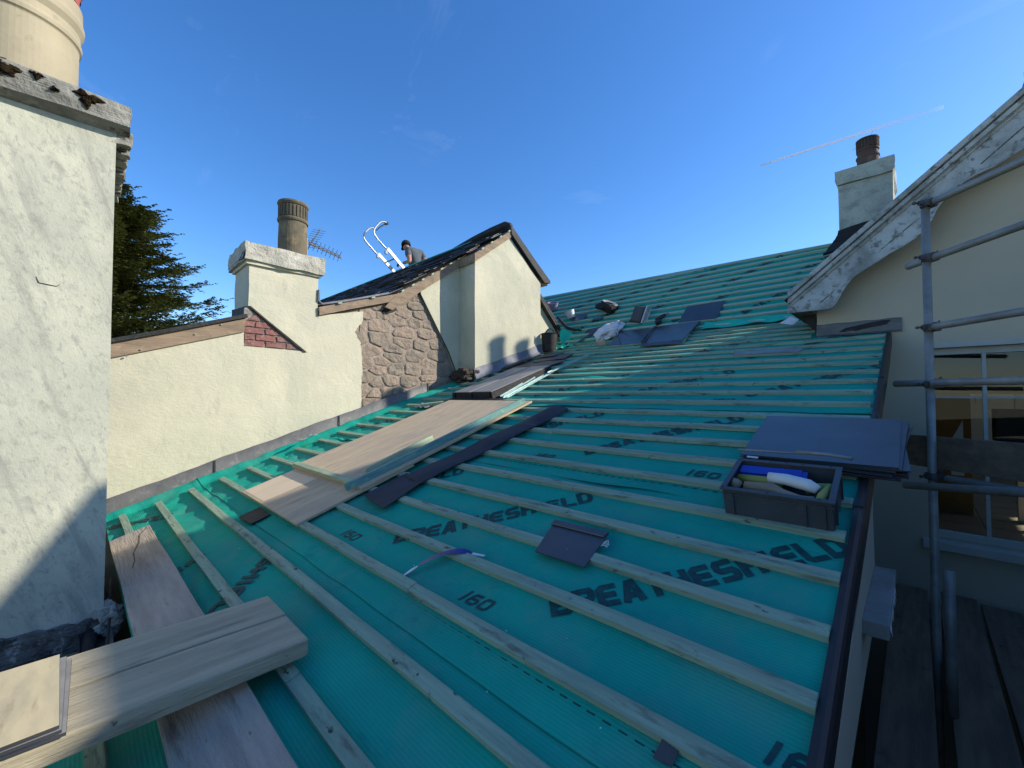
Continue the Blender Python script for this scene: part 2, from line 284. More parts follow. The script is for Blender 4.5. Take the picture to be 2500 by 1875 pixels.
M_black = mat('black_tool_plastic', (.02, .021, .022), (.035, .035, .035), 20, rough=.5, spec=.4)
M_clear = mat('clear_lid', (.55, .58, .58), (.40, .43, .43), 14, rough=.2, spec=.5, spots=((20, (1, 1, 1), .5, .6, (.28, .20, .16), .7),))
M_skin = mat('skin', (.42, .20, .135), (.36, .16, .11), 12, rough=.6, spec=.3)
M_shirt = mat('grey_tshirt', (.115, .125, .14), (.09, .098, .11), 8, rough=.9, spec=.1, bumps=((9, (1, 1, 1), .02, 4),))
M_cap = mat('dark_cap', (.012, .018, .018), None, rough=.9)
M_trouser = mat('dark_work_trousers', (.03, .032, .038), None, rough=.9)
M_bark = mat('bark', (.10, .075, .055), (.06, .045, .035), 8, (1, 1, .3), rough=.95, bumps=((12, (1, 1, .3), .05, 6),))
M_needle = mat('conifer_needles', (.15, .165, .045), (.065, .085, .025), 1.2, rough=.7, spec=.15, lo=.35, hi=.65, spots=((6, (1, 1, 1), .55, .7, (.11, .085, .035), .6),))
M_bounce = mat('warm_bounce_ground', (.42, .35, .21), (.34, .31, .17), .5, rough=.95)  # unseen ground, kept pale and warm to bounce fill light onto the walls
M_white = mat('ice_cloud', (.95, .95, .95), None, rough=1, spec=0, alpha=.35)
M_tile = mat('beige_floor_tile', (.50, .44, .33), (.42, .37, .28), 1.5, rough=.4, spec=.4)
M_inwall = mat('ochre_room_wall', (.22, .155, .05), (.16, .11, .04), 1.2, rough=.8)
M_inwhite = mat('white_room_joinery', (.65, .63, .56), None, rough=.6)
M_indark = mat('dark_furniture_and_shade', (.02, .018, .015), None, rough=.6)
def glass():
    m = bpy.data.materials.new('window_glass'); m.use_nodes = True; t = m.node_tree; N, L = t.nodes, t.links; N.remove(N['Principled BSDF'])
    tr = N.new('ShaderNodeBsdfTransparent'); tr.inputs[0].default_value = (.80, .83, .80, 1); g = N.new('ShaderNodeBsdfGlossy'); g.inputs['Roughness'].default_value = .02
    g.inputs[0].default_value = (1, 1, 1, 1); fr = N.new('ShaderNodeFresnel'); fr.inputs[0].default_value = 1.5; x = N.new('ShaderNodeMixShader')
    L.new(fr.outputs[0], x.inputs[0]); L.new(tr.outputs[0], x.inputs[1]); L.new(g.outputs[0], x.inputs[2]); L.new(x.outputs[0], N['Material Output'].inputs[0]); return m
M_glass = glass()

# ------------------------------------------------------------------ ground
GZ = -6.4
struct('ground', MB().add([(-2000, -2000, GZ), (2000, -2000, GZ), (2000, 2000, GZ), (-2000, 2000, GZ)], [(0, 1, 2, 3)]), M_bounce)

# ------------------------------------------------------------------ extension: lower and upper green roof
def sstep(a, b, x): 
    t = np.clip((x-a)/(b-a), 0, 1); return t*t*(3-2*t)
XW = -5.281                                   # plane of the long cream wall
BG = .2505; B0 = .603                         # batten gauge, first batten top edge
def Hn(u, v):
    """height of the membrane over the boarding: sags between battens, ruckles near the wall"""
    u = np.asarray(u, float); v = np.asarray(v, float)
    ph = ((v-B0) % BG)/BG                      # 0 at a batten's upper edge
    s = np.sin(np.pi*np.clip(ph/.8, 0, 1))
    amp = .004+.0035*np.sin(u*1.7+v*2.1)+.002*np.sin(u*4.3-v*3)
    rk = sstep(-3.2, -4.7, u)
    far = sstep(3.0, 5.0, v)*.8
    rip = (np.sin(u*17+v*9+1.5*np.sin(v*7))+.7*np.sin(u*31-v*13+np.sin(u*5)))*.5
    rip2 = np.sin(u*6.3+2*np.sin(v*1.9+u*.7))*.5+.4*np.sin(u*13.7+v*3)
    h = s*(-amp+.010*rk*rip+.010*(far+.25)*np.clip(rip2, -.3, 1))
    # folds in the near-left part, running diagonally
    m = np.exp(-((u+2.75)/.55)**2-((v-.50)/.28)**2)
    h = h+m*.007*np.sin((v*1.0+u*.35)*42+2*np.sin(u*6))*s
    h = h+s*(.0045*np.sin(u*4.1+v*5.3+1.7*np.sin(u*1.3))+.003*np.sin(u*9.7-v*6.1))-.002
    h = h+.045*sstep(-5.06, -5.27, u)**1.3
    return h
ext = thing('roof_extension', 'wing with a shallow roof of green membrane and bare battens, right of the cream wall', 'building', RM)
laps = [-.32, .93, 2.19, 3.435, 4.68, 5.93]; laps.append((BY/math.cos(BE))+.02)
def lapn(i, u): return laps[i]+(.006*np.sin(u*5+i*3)+.004*np.sin(u*13+i))*(.25 if i < 2 else 1)
VB = 0.0
vb = BY/math.cos(BE)
def sheet_grid(u0, u1, v0, v1, hoff, lift, i, du=.02, dv=.0167, vw=None):
    nu = int((u1-u0)/du)+1; nv = int((v1-v0)/dv)+1
    us = np.linspace(u0, u1, nu); t = np.linspace(0, 1, nv)
    U = np.repeat(us[:, None], nv, 1); V0 = lapn(i, us)[:, None] if vw else np.full((nu, 1), v0)
    V = V0+(v1-V0)*t[None, :]
    H = Hn(U, V)+hoff
    if lift:
        w = np.clip(.55*np.sin(us*2.1+i*2.3)+.45*np.sin(us*5.7+i), 0, 1)[:, None]
        H = H+np.exp(-((V-V0)/.035)**2)*(.003+.013*w)*(.15 if i < 2 else 1)
    P = np.stack([U, V, H], -1).reshape(-1, 3)
    mb = MB(); mb.v = [Vector(p) for p in P]
    mb.f = [(a*nv+b, (a+1)*nv+b, (a+1)*nv+b+1, a*nv+b+1) for a in range(nu-1) for b in range(nv-1)]
    return mb
XR = -.185
for i in range(len(laps)-1):
    v0, v1 = laps[i], laps[i+1]+.06 if i < len(laps)-2 else laps[i+1]
    if i == 0:
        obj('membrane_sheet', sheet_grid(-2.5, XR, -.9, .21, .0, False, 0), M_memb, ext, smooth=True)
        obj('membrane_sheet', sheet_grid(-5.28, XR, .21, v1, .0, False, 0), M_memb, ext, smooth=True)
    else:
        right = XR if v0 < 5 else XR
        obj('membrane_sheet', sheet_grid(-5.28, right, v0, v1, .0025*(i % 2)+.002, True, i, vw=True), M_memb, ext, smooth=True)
# boarding/rafters under the membrane, closing the roof body
obj('roof_deck', MB().span((-5.28, .21, -.16), (-.18, vb, -.025)).span((-2.5, -1.0, -.16), (-.18, .21, -.025)), M_timber, ext)
# battens
rng = random.Random(3)
for k in range(-4, 26):
    vt = B0+BG*k+rng.uniform(-.004, .004)
    if vt > vb-.02: break
    u0, u1 = (-5.03+rng.uniform(-.045, .035), -.19+rng.uniform(-.012, .008))
    if vt < .3: u0 = -2.32
    if vt < 0.2: u0 = -2.3
    if vt*math.cos(BE) > 5.50: u1 = -.80
    # made of lengths butted end to end, a little out of line
    mb = MB(); u = u0; n = 0; jo = rng.uniform(1.2, 3.6)
    cuts_ = [u0, min(u0+jo, u1-.4), u1] if u1-u0 > 2 else [u0, u1]
    for a, b in zip(cuts_[:-1], cuts_[1:]):
        dz = rng.uniform(-.002, .003); dy = rng.uniform(-.003, .003); nn = 8
        pts = [a+.0015+(b-a-.003)*q/nn for q in range(nn+1)]
        vs = []
        for q, x in enumerate(pts):
            w = .0022*math.sin(x*2.3+k)+.0012*math.sin(x*6+k*2)
            for yy, zz in ((-.0245, .001), (.0245, .001), (.0245, .026), (-.0245, .026)):
                vs.append((x, vt-.025+yy+dy+w, zz+dz+.6*w))
        fs = [(q*4+j, q*4+(j+1) % 4, q*4+4+(j+1) % 4, q*4+4+j) for q in range(nn) for j in range(4)]+[(0, 1, 2, 3), (nn*4+3, nn*4+2, nn*4+1, nn*4)]
        mb.add(vs, fs)
    o = obj('batten', mb, M_batten, ext, bevel=.0018)

# printed lettering on the membrane
GL = {
 'B': [[(.12, 0), (.12, 1)], [(.24, .88), (.78, .88), (.88, .78), (.88, .60), (.80, .51), (.24, .51)], [(.80, .49), (.90, .38), (.90, .22), (.80, .12), (.24, .12)]],
 'R': [[(.12, 0), (.12, 1)], [(.24, .88), (.80, .88), (.89, .78), (.89, .55), (.80, .45), (.24, .45)], [(.60, .34), (.88, 0)]],
 'E': [[(1, .88), (.30, .88), (.12, .76), (.12, .24), (.30, .12), (1, .12)], [(.24, .5), (.92, .5)]],
 'A': [[(.10, 0), (.42, .88), (.62, .88), (.90, 0)], [(.30, .30), (.72, .30)]],
 'T': [[(0, .88), (1, .88)], [(.5, .76), (.5, 0)]],
 'H': [[(.12, 0), (.12, 1)], [(.88, 0), (.88, 1)], [(.24, .5), (.76, .5)]],
 'S': [[(.95, .88), (.22, .88), (.12, .78), (.12, .60), (.24, .50), (.78, .50), (.88, .40), (.88, .22), (.78, .12), (.05, .12)]],
 'I': [[(.5, 0), (.5, 1)]],
 'L': [[(.12, 1), (.12, .22), (.24, .12), (1, .12)]],
 'D': [[(.12, 0), (.12, 1)], [(.24, .88), (.70, .88), (.88, .70), (.88, .30), (.70, .12), (.24, .12)]],
 '1': [[(.5, 0), (.5, 1)]],
 '6': [[(.92, .88), (.30, .88), (.12, .72), (.12, .26), (.26, .12), (.76, .12), (.88, .24), (.88, .42), (.76, .54), (.24, .54)]],
 '0': [[(.5, .12), (.24, .12), (.12, .26), (.12, .74), (.24, .88), (.76, .88), (.88, .74), (.88, .26), (.76, .12), (.5, .12)]]}
def stroke(pl, t):
    """offset polyline with mitres -> list of quads (as corner lists)"""
    P = [Vector(p) for p in pl]; n = len(P); Lf = []; Rt = []
    closed = (P[0]-P[-1]).length < 1e-6
    for i in range(n):
        a = (P[i]-P[i-1]) if i > 0 else ((P[0]-P[-2]) if closed else (P[1]-P[0]))
        b = (P[i+1]-P[i]) if i < n-1 else ((P[1]-P[0]) if closed else (P[-1]-P[-2]))
        a = a.normalized(); b = b.normalized(); na = Vector((-a.y, a.x)); nb = Vector((-b.y, b.x)); m = (na+nb).normalized(); k = t/2/max(.5, m.dot(na))
        Lf.append(P[i]+m*k); Rt.append(P[i]-m*k)
    return [(Rt[i], Rt[i+1], Lf[i+1], Lf[i]) for i in range(n-1)]
def lettering(text, u, v, ang, hgt, adv, H, thick=.25, shear=0.0, first=0, iw=None, off=.0022, clip=None):
    mb = MB(); c, s = math.cos(R(ang)), math.sin(R(ang)); x = 0; k = 0
    w = adv*.83
    for ch in text:
        cw = w*(.45 if ch in 'I1' else 1)
        for pi, pl in enumerate(GL[ch]):
            # work in real units so that strokes keep an even thickness
            sx, sy = (w, hgt) if ch not in 'I1' else (w*.45, hgt)
            pr = [(p[0]*sx, p[1]*sy) for p in pl]
            for q in stroke(pr, thick*hgt):
                # subdivide the quad
                a, b, d, e = q; n1 = max(1, int((b-a).length/.012)); n2 = 2
                vs = []; fs = []
                for i in range(n1+1):
                    for j in range(n2+1):
                        p = a.lerp(b, i/n1).lerp(e.lerp(d, i/n1), j/n2)
                        X = x+p.x+shear*p.y; Y = p.y
                        uu, vv = u+X*c-Y*s, v+X*s+Y*c
                        vs.append((uu, vv, H(uu, vv)+off+.0003*pi))
                for i in range(n1):
                    for j in range(n2): o = i*(n2+1)+j; fs.append((o, o+n2+1, o+n2+2, o+1))
                mb.add(vs, fs)
        x += cw+adv*.17; k += 1
    return mb
def HL(u, v): return float(Hn(u, v))+.0045
def put_text(parent, tx, u, v, ang, hgt, adv, H, umin, umax, vmin, vmax, **k):
    mb = lettering(tx, u, v, ang, hgt, adv, H, **k)
    keep = []; 
    for f in mb.f:
        cx = sum(mb.v[i].x for i in f)/4; cy = sum(mb.v[i].y for i in f)/4
        if umin < cx < umax and vmin < cy < vmax: keep.append(f)
    if not keep: return
    used = sorted({i for f in keep for i in f}); mp_ = {a: b for b, a in enumerate(used)}
    m2 = MB(); m2.v = [mb.v[i] for i in used]; m2.f = [tuple(mp_[i] for i in f) for f in keep]
    obj('printed_lettering', m2, M_ink, parent)
W1 = 'BREATHESHIELD'
def row(parent, H, lap, ushift, ushift2, umin, umax, vmax, n0=-6, n1=3):
    for n in range(n0, n1):
        put_text(parent, W1, ushift+1.08*n, lap+.32, 44, .110, .0880, H, umin, umax, lap, vmax)
        put_text(parent, '160', ushift2+1.09*n, lap+.215, 0, .068, .068, H, umin, umax, lap, vmax, thick=.20, shear=.22)
row(ext, HL, .93, -.94, -1.36, -5.0, XR, 2.19, -2, 2)
row(ext, HL, 2.19, -1.60, -.905, -5.0, XR, 3.43, -3, 2)
row(ext, HL, 3.435, -1.99, -1.17, -5.0, XR, 4.68, -3, 3)
row(ext, HL, 4.68, -1.2, -1.7, -5.0, XR, 5.93, -4, 2)
row(ext, HL, 5.93, -2.0, -1.4, -5.0, -.8, 6.9, -3, 2)
put_text(ext, W1, -5.15, -.10, 43, .085, .079, HL, -5.02, -3.4, .22, .9)
put_text(ext, 'SHIELD', -2.70, .80, -52, .095, .098, HL, -5, -2.3, .0, .93)
put_text(ext, 'HIELD', -2.06, .25, 40, .098, .080, HL, -5, -.2, -.9, .93)
put_text(ext, '160', -3.16, .47, 95, .06, .06, HL, -5, -2.3, .0, .93, thick=.2)
# row of printed dashes marking the lap
for lp, a, b in ((1.035, -3.0, -.25), (2.285, -4.9, -.25)):
    mb = MB(); u = a
    while u < b:
        vs = [(u+.026*i/2, lp+.0075*j+.002*math.sin(u*3), HL(u+.026*i/2, lp)) for i in range(3) for j in (-.5, .5)]
        mb.add(vs, [(0, 2, 3, 1), (2, 4, 5, 3)]); u += .0475+rng.uniform(-.004, .004)+(.03 if rng.random() < .08 else 0)
    obj('printed_dashes', mb, M_ink, ext)['kind'] = 'stuff'
# dark verge strip on the right-hand edge, then the wall below it
mb = MB(); n = 40
vs = []
for i in range(n+1):
    v = -1.0+(5.72+1.0)*i/n; w = .002*math.sin(v*3)
    for uu, hh in ((-.185, -.02), (-.185, .020+w), (-.168, .023+w), (-.156+w, .016), (-.150+w, .006), (-.150+w, -.10)): vs.append((uu, v, hh))
fs = [(i*6+j, i*6+j+1, i*6+7+j, i*6+6+j) for i in range(n) for j in range(5)]+[(0, 1, 2, 3, 4, 5), tuple(n*6+j for j in range(6))[::-1]]
obj('verge_strip', mb.add(vs, fs), M_verge, ext)
for vj in (.42, 2.3, 4.15): obj('verge_joint', MB().box((-.170, vj, .0235), (.028, .010, .004)), M_tar, ext)
# side wall under the verge
mb = MB()
def zr(y, h=0): return Z0+y*math.tan(BE)+h
mb.prism([(-1.1, -1.42), (.4, -1.12), (2.62, -1.0), (2.62, zr(2.62, -.09)), (-1.1, zr(-1.1, -.09))], 0, -.32, -.152)
obj('side_wall', mb, M_smooth, ext, world=True, cuts=3, wob=(.004, 3))
obj('side_wall', MB().prism([(2.62, GZ), (5.5, GZ), (5.5, zr(5.5, -.05)), (2.62, zr(2.62, -.05))], 0, -.70, -.42), M_smooth, ext, world=True)
mb = MB().span((-.155, 1.95, -.845), (-.078, 2.60, -.790))
obj('window_sill', mb, M_concdk2, ext, world=True, bevel=.006, cuts=2, wob=(.004, 9))
mb = MB()
for i in range(9):
    y = 1.95+i*.05; mb.add([(-.077, y, -.80), (-.077, y+.05, -.80), (-.076+.006*rng.random(), y+.03, -.825-.022*rng.random())], [(0, 1, 2)])
obj('torn_paper_edge', mb, M_paper, ext, world=True)
obj('side_wall', MB().prism([(-1.1, GZ), (2.62, GZ), (2.62, -1.05), (-1.1, -1.45)], 0, -.60, -.34), M_dark, ext, world=True)  # recessed lower wall in dark brown, painting in the shadowed gap by the deck
# eaves wall and left return below
obj('side_wall', MB().span((-5.2, -1.1, GZ), (-.33, -.95, zr(-1.0, -.2))), M_smooth, ext, world=True)

# upper roof, 40 degrees
upr = thing('rear_range', 'back range with the steep green battened roof and the small chimney on its ridge', 'building', UM)
rl = onU(1334, 723, .03); rr_ = onU(2057, 588, .03)
sk = (rr_.y-rl.y)/(rr_.x-rl.x)
def wr(u): return rl.y+sk*(u-rl.x)
def Hu(u, w):
    ph = ((np.asarray(w)-.06) % .195)/.195; s = np.sin(np.pi*np.clip(ph/.8, 0, 1))
    return s*(-.006+.008*np.sin(u*7+2*np.sin(w*5)+w*2)+.004*np.sin(u*17+w*9))
nu, nv = 330, 150; us = np.linspace(-8.6, 0.0, nu); ts = np.linspace(0, 1, nv)
U = np.repeat(us[:, None], nv, 1); V = ts[None, :]*np.array([wr(x) for x in us])[:, None]
Hh = Hu(U, V); m1 = MB(); m1.v = [Vector(p) for p in np.stack([U, V, Hh], -1).reshape(-1, 3)]
m1.f = [(a*nv+b, (a+1)*nv+b, (a+1)*nv+b+1, a*nv+b+1) for a in range(nu-1) for b in range(nv-1)]
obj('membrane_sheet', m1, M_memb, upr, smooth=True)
# far slope behind the ridge
obj('rear_slope', MB().add([(-8.6, wr(-8.6), .0), (0, wr(0), 0), (0, wr(0)+.4, -4), (-8.6, wr(-8.6)+.4, -4)], [(0, 1, 2, 3)]), M_memb2, upr)
for k in range(0, 14):
    w0 = .075+.195*k
    for (a, b) in ((-8.55, -2.9), (-2.9, -.05)):
        ws, we = w0+sk*0, w0
        if w0 > wr(b)-.03: continue
        if w0 > wr(a)-.02: continue
        mb = MB(); q = 10; vs = []
        for i in range(q+1):
            x = a+(b-a-.004)*i/q; dw = .004*math.sin(x*1.7+k)
            for yy, zz in ((-.0245, .001), (.0245, .001), (.0245, .027), (-.0245, .027)): vs.append((x, w0+yy+dw, zz))
        mb.add(vs, [(i*4+j, i*4+(j+1) % 4, i*4+4+(j+1) % 4, i*4+4+j) for i in range(q) for j in range(4)]+[(0, 1, 2, 3), (q*4+3, q*4+2, q*4+1, q*4)])
        obj('batten', mb, M_battenU, upr)
mb = MB(); q = 20; vs = []
for i in range(q+1):
    x = -8.5+(-.05+8.5)*i/q
    for yy, zz in ((-.06, .001), (.0, .001), (.0, .027), (-.06, .027)): vs.append((x, wr(x)+yy, zz))
mb.add(vs, [(i*4+j, i*4+(j+1) % 4, i*4+4+(j+1) % 4, i*4+4+j) for i in range(q) for j in range(4)]+[(0, 1, 2, 3), (q*4+3, q*4+2, q*4+1, q*4)])
obj('ridge_batten', mb, M_battenU, upr)
def HU(u, v): return float(Hu(u, v))+.004
row(upr, HU, .02, -2.9, -2.35, -5.0, -.9, 1.27, -2, 2)
row(upr, HU, 1.05, -2.35, -3.0, -6.4, -.9, 2.2, -3, 2)
# loose lap of membrane along the break
mb = MB(); q = 90; vs = []
for i in range(q+1):
    x = -2.35+1.5*i/q; lift = .012+.03*abs(math.sin(x*3.1))*(.4+.6*math.sin(x*9)**2)
    for j in range(5): vs.append((x, -.045+.055*j, .028+.008*math.sin(x*14+j)+(lift if j == 0 else lift*.5 if j == 1 else 0)))
mb.add(vs, [(i*5+j, i*5+5+j, i*5+6+j, i*5+1+j) for i in range(q) for j in range(4)])
obj('membrane_lap', mb, M_memb2, upr, smooth=True)
# back wall of the range under the roof (closes the volume)
obj('wall', MB().span((-5.2, 6.8, GZ), (-.76, 6.95, .95)), M_smooth, upr, world=True)

# ---- chimney on the right ridge
c3 = on(2050, 566, 1, 8.0)
st = MB().prism([(-.783, .9), (-.175, .9), (-.172, 3.19), (-.789, 3.19)], 1, 8.0, 8.95)
ch3 = obj('chimney_stack', st, M_render_old, upr, world=True, cuts=4, wob=(.010, 4), label='small grey rendered ridge chimney beyond the bargeboard')
obj('chimney_cap', MB().prism([(-.79, 3.19), (-.172, 3.19), (-.145, 3.23), (-.150, 3.41), (-.825, 3.40), (-.822, 3.26)], 1, 7.96, 8.99), M_render_old, ch3, world=True, cuts=3, wob=(.012, 5))
pc = (-.45, 8.25, 3.39)
ch3p = obj('chimney_pot', MB().lathe([(.005, .0), (.128, .0), (.130, .20), (.142, .205), (.142, .225), (.124, .23), (.124, .30), (.136, .305), (.136, .33), (.128, .335), (.128, .46), (.140, .465), (.140, .485), (.112, .485), (.108, .05), (0, .05)], 28, pc), M_claybr, ch3, world=True, smooth=False)
mb = MB()
for i in range(22):
    a = 2*math.pi*i/22; mb.box((pc[0]+.131*math.cos(a), pc[1]+.131*math.sin(a), pc[2]+.397), (.012, .016, .12), Matrix.Rotation(a, 3, 'Z'))
obj('pot_ribs', mb, M_claybr, ch3, world=True)
mb = MB(); 
for i in range(7): 
    a = rng.uniform(0, 6.3); z = rng.uniform(.2, .5); p = Vector(pc)+Vector((.13*math.cos(a), .13*math.sin(a), z)); mb.tube([p, p+Vector((.05*math.cos(a), .05*math.sin(a), .015)), p+Vector((.07*math.cos(a), .07*math.sin(a), rng.uniform(-.03, .03)))], .002, 4)
obj('nest_twigs', mb, M_bark, ch3, world=True)
mb = MB().prism([(-.86, 2.33), (-.14, 2.33), (-.15, 2.56), (-.78, 2.50), (-.80, 2.44)], 1, 7.93, 7.995).prism([(-.98, 2.16), (-.14, 2.30), (-.14, 2.40), (-.83, 2.33)], 1, 7.88, 7.95)
obj('lead_flashing', mb, M_tar, upr, world=True, cuts=3, wob=(.025, 9))

# ------------------------------------------------------------------ gabled building on the left
gab = thing('gabled_building', 'tall cream rendered building with stripped stone patch, black slate roof and gable beside the wing', 'building', T(XW, 3.0, GZ))
XB = -4.914; YB0, YB1 = 4.28, 5.865
AP = (5.075, 2.854)                           # apex of the verge
kick = [(2.05, 1.118), (3.11, 1.465)]
def gz(y):                                    # roof line along the wall
    pts = [(-1.8, -.175), (1.30, .885)] if y < 1.3 else [(1.3, .86), (2.05, 1.118), (3.11, 1.465), (4.28, 2.262), AP, (6.06, 2.128), (6.9, 1.43)]
    for (a, b), (c, d) in zip(pts[:-1], pts[1:]):
        if a <= y <= c: return b+(d-b)*(y-a)/(c-a)
    return pts[-1][1]
# masonry core
core = [(-1.8, GZ), (6.95, GZ), (6.95, 1.32), (6.06, 2.0), (5.075, 2.72), (4.28, 2.13), (3.11, 1.33), (2.05, .98), (1.3, .72), (-1.8, -.32)]
obj('wall_core', MB().prism(core, 0, -13.5, XW-.045), M_mortar, gab, world=True)
# render coat, left part with its broken edge at the stone
edge = [(2.60, -.30), (2.625, -.1), (2.615, .12), (2.63, .35), (2.62, .55), (2.60, .70), (2.555, .76), (2.53, .83), (2.56, .90), (2.62, .96), (2.635, 1.12)]
_re = random.Random(6); edge = [(a[0]+(b[0]-a[0])*t+_re.uniform(-.009, .009), a[1]+(b[1]-a[1])*t) for a, b in zip(edge[:-1], edge[1:]) for t in (0, .25, .5, .75)]+[edge[-1]]
left = [(-1.8, GZ), (2.6, GZ)]+edge+[(2.635, 1.185), (2.05, .99), (2.045, 1.42), (1.305, 1.46), (1.30, .73), (-1.8, -.30)]
# the triangle of exposed brick is left out of the coat
obj('wall', MB().prism([(-1.8, GZ), (2.6, GZ)]+edge+[(2.052, .985), (2.04, .86), (1.89, .529), (1.265, .541), (1.262, .71), (-1.8, -.31)], 0, XW-.05, XW), M_render, gab, world=True, label='long cream rendered wall above the lead flashing')
obj('wall', MB().prism([(3.50, 1.66), (3.53, 1.52), (3.80, 1.10), (4.05, .70), (4.235, .30), (4.285, .30), (4.285, 2.13), (4.0, 1.94)], 0, XW-.05, XW-.004), M_render, gab, world=True)
obj('wall', MB().prism([(5.80, .5), (6.93, .5), (6.93, 1.16), (6.80, 1.32), (6.24, 1.86), (5.80, 2.20)], 0, XW-.05, XW-.006), M_render, gab, world=True)
def roughedge(pts, r, rg):
    out = []
    for (a, b) in zip(pts, pts[1:]+pts[:1]):
        n = max(1, int(math.dist(a, b)/.04))
        for i in range(n):
            t = i/n; out.append((a[0]+(b[0]-a[0])*t+rg.uniform(-r, r), a[1]+(b[1]-a[1])*t+rg.uniform(-r, r)))
    return out
# breast
obj('chimney_breast', MB().prism([(YB0, .15), (YB1, .15), (YB1, 2.04), (5.06, 2.70), (YB0, 2.13)], 0, XW-.04, XB), M_render, gab, world=True, cuts=5, wob=(.010, 3.2), label='projecting rendered breast under the gable peak')
mb = MB()
rg = random.Random(11)
for i in range(26):
    y = rg.uniform(4.12, 4.32); z = rg.uniform(.22, .40); mb.box((XB-.05-rg.random()*.25, y, z), (.16, .10, .045), Matrix.Rotation(rg.uniform(-.3, .3), 3, 'Z'))
obj('broken_brick_foot', mb, M_sooty, gab, world=True, wob=(.008, 20), cuts=1)
obj('sooty_hole', MB().box((XB-.06, 4.21, .30), (.10, .22, .16)), M_tar, gab, world=True, cuts=3, wob=(.05, 9))
# exposed rubble
def inside(p, poly):
    c = False; n = len(poly)
    for i in range(n):
        (x1, y1), (x2, y2) = poly[i], poly[(i+1) % n]
        if (y1 > p[1]) != (y2 > p[1]) and p[0] < (x2-x1)*(p[1]-y1)/(y2-y1)+x1: c = not c
    return c
patch = [(2.50, -.5), (4.30, -.1), (4.28, .32), (3.50, 1.70), (3.20, 1.42), (2.62, 1.22), (2.45, .8)]
rg = random.Random(5); hole = (3.03, 1.22); mb = MB()
seeds = []; z = -.45; r_ = 0
while z < 1.85:
    h = rg.choice((.09, .12, .15, .19)); y = 2.2+rg.uniform(0, .25)
    while y < 4.5:
        w = rg.uniform(.20, .44)*(.7+h*1.6)
        if 2.74 < y < 2.92: w = .13
        seeds.append((y+w/2, z+h/2+rg.uniform(-.045, .045))); 
        if h > .16 and rg.random() < .35: seeds[-1] = (y+w/2, z+h*.28); seeds.append((y+w/2+rg.uniform(-.03, .03), z+h*.76))
        y += w
    z += h
def clip(poly, p, n):
    out = []
    for (a, b) in zip(poly, poly[1:]+poly[:1]):
        da, db = (a[0]-p[0])*n[0]+(a[1]-p[1])*n[1], (b[0]-p[0])*n[0]+(b[1]-p[1])*n[1]
        if da <= 0: out.append(a)
        if da*db < 0: t = da/(da-db); out.append((a[0]+(b[0]-a[0])*t, a[1]+(b[1]-a[1])*t))
    return out
for si, sd in enumerate(seeds):
    if not inside(sd, patch) or math.dist(sd, hole) < .10: continue
    poly = [(sd[0]-.4, sd[1]-.25), (sd[0]+.4, sd[1]-.25), (sd[0]+.4, sd[1]+.25), (sd[0]-.4, sd[1]+.25)]
    for o2 in seeds:
        if o2 is sd or abs(o2[0]-sd[0]) > .8 or abs(o2[1]-sd[1]) > .5: continue
        # wide stones: measure distance with z stretched
        n = ((o2[0]-sd[0]), (o2[1]-sd[1])*3.2); m = ((o2[0]+sd[0])/2, (o2[1]+sd[1])/2); poly = clip(poly, m, n)
        if len(poly) < 3: break
    if len(poly) < 3: continue
    # resample the outline, roughen, shrink by the joint
    out = []
    for (a, b) in zip(poly, poly[1:]+poly[:1]):
        L_ = math.dist(a, b); n = max(1, int(L_/.022))
        for i in range(n):
            t = i/n; q = Vector((a[0]+(b[0]-a[0])*t, a[1]+(b[1]-a[1])*t)); out.append(q)
    cen = sum(out, Vector((0, 0)))/len(out); nq = len(out); rings = []; Hs = rg.uniform(.006, .017); tx_, tz_ = rg.uniform(-.06, .06), rg.uniform(-.06, .06)
    # soften corners
    out = [(out[i-1]+out[i]*3+out[(i+1) % nq])/5 for i in range(nq)]; out = [q+Vector((.006*noise.noise((q.x*30, q.y*30, si)), .006*noise.noise((q.y*30, q.x*30, si)))) for q in out]
    sh0 = 1-.0065/max(.04, min(abs(q.y-cen.y) for q in out)+.03)*.6
    for k, (sc, hh) in enumerate(((sh0, 0), (sh0*.985, .6), (sh0*.95, .95), (sh0*.75, 1.0), (sh0*.45, 1.02), (sh0*.18, 1.0))):
        ring = []
        for q in out:
            p = cen+(q-cen)*sc; nn_ = noise.noise((p.x*16, p.y*16, si)); n2_ = noise.noise((p.x*45, p.y*45, si))
            ring.append((XW-.040+hh*(Hs+tx_*(p.x-cen.x)+tz_*(p.y-cen.y)+.010*nn_+.004*n2_), p.x+.004*noise.noise((p.x*40, p.y*40, 3)), p.y+.004*n2_))
        rings.append(ring)
    vs = [p for r in rings for p in r]+[(XW-.047+Hs, cen.x, cen.y)]; nk = len(rings)
    fs = [(k*nq+i, k*nq+(i+1) % nq, (k+1)*nq+(i+1) % nq, (k+1)*nq+i) for k in range(nk-1) for i in range(nq)]+[((nk-1)*nq+i, (nk-1)*nq+(i+1) % nq, nk*nq) for i in range(nq)]
    mb.add(vs, fs, rg.choice((0, 0, 0, .1, .25, .4, .6, 1)) if not (2.80 < cen.x < 3.0) else rg.choice((.3, .7, 1, 1)))
obj('mortar_bed', MB().prism([(2.56, -.4), (4.24, -.1), (4.22, .32), (3.50, 1.62), (3.2, 1.36), (2.62, 1.16)], 0, XW-.06, XW-.037), M_mortar, gab, world=True)
obj('exposed_stonework', mb, M_stone, gab, world=True, smooth=True, col=True, label='bare rubble stone patch between the cream render')
obj('broken_hole', MB().box((XW-.05, hole[0], hole[1]), (.05, .24, .12), Matrix.Rotation(.4, 3, 'X')), M_tar, gab, world=True, cuts=3, wob=(.03, 11))
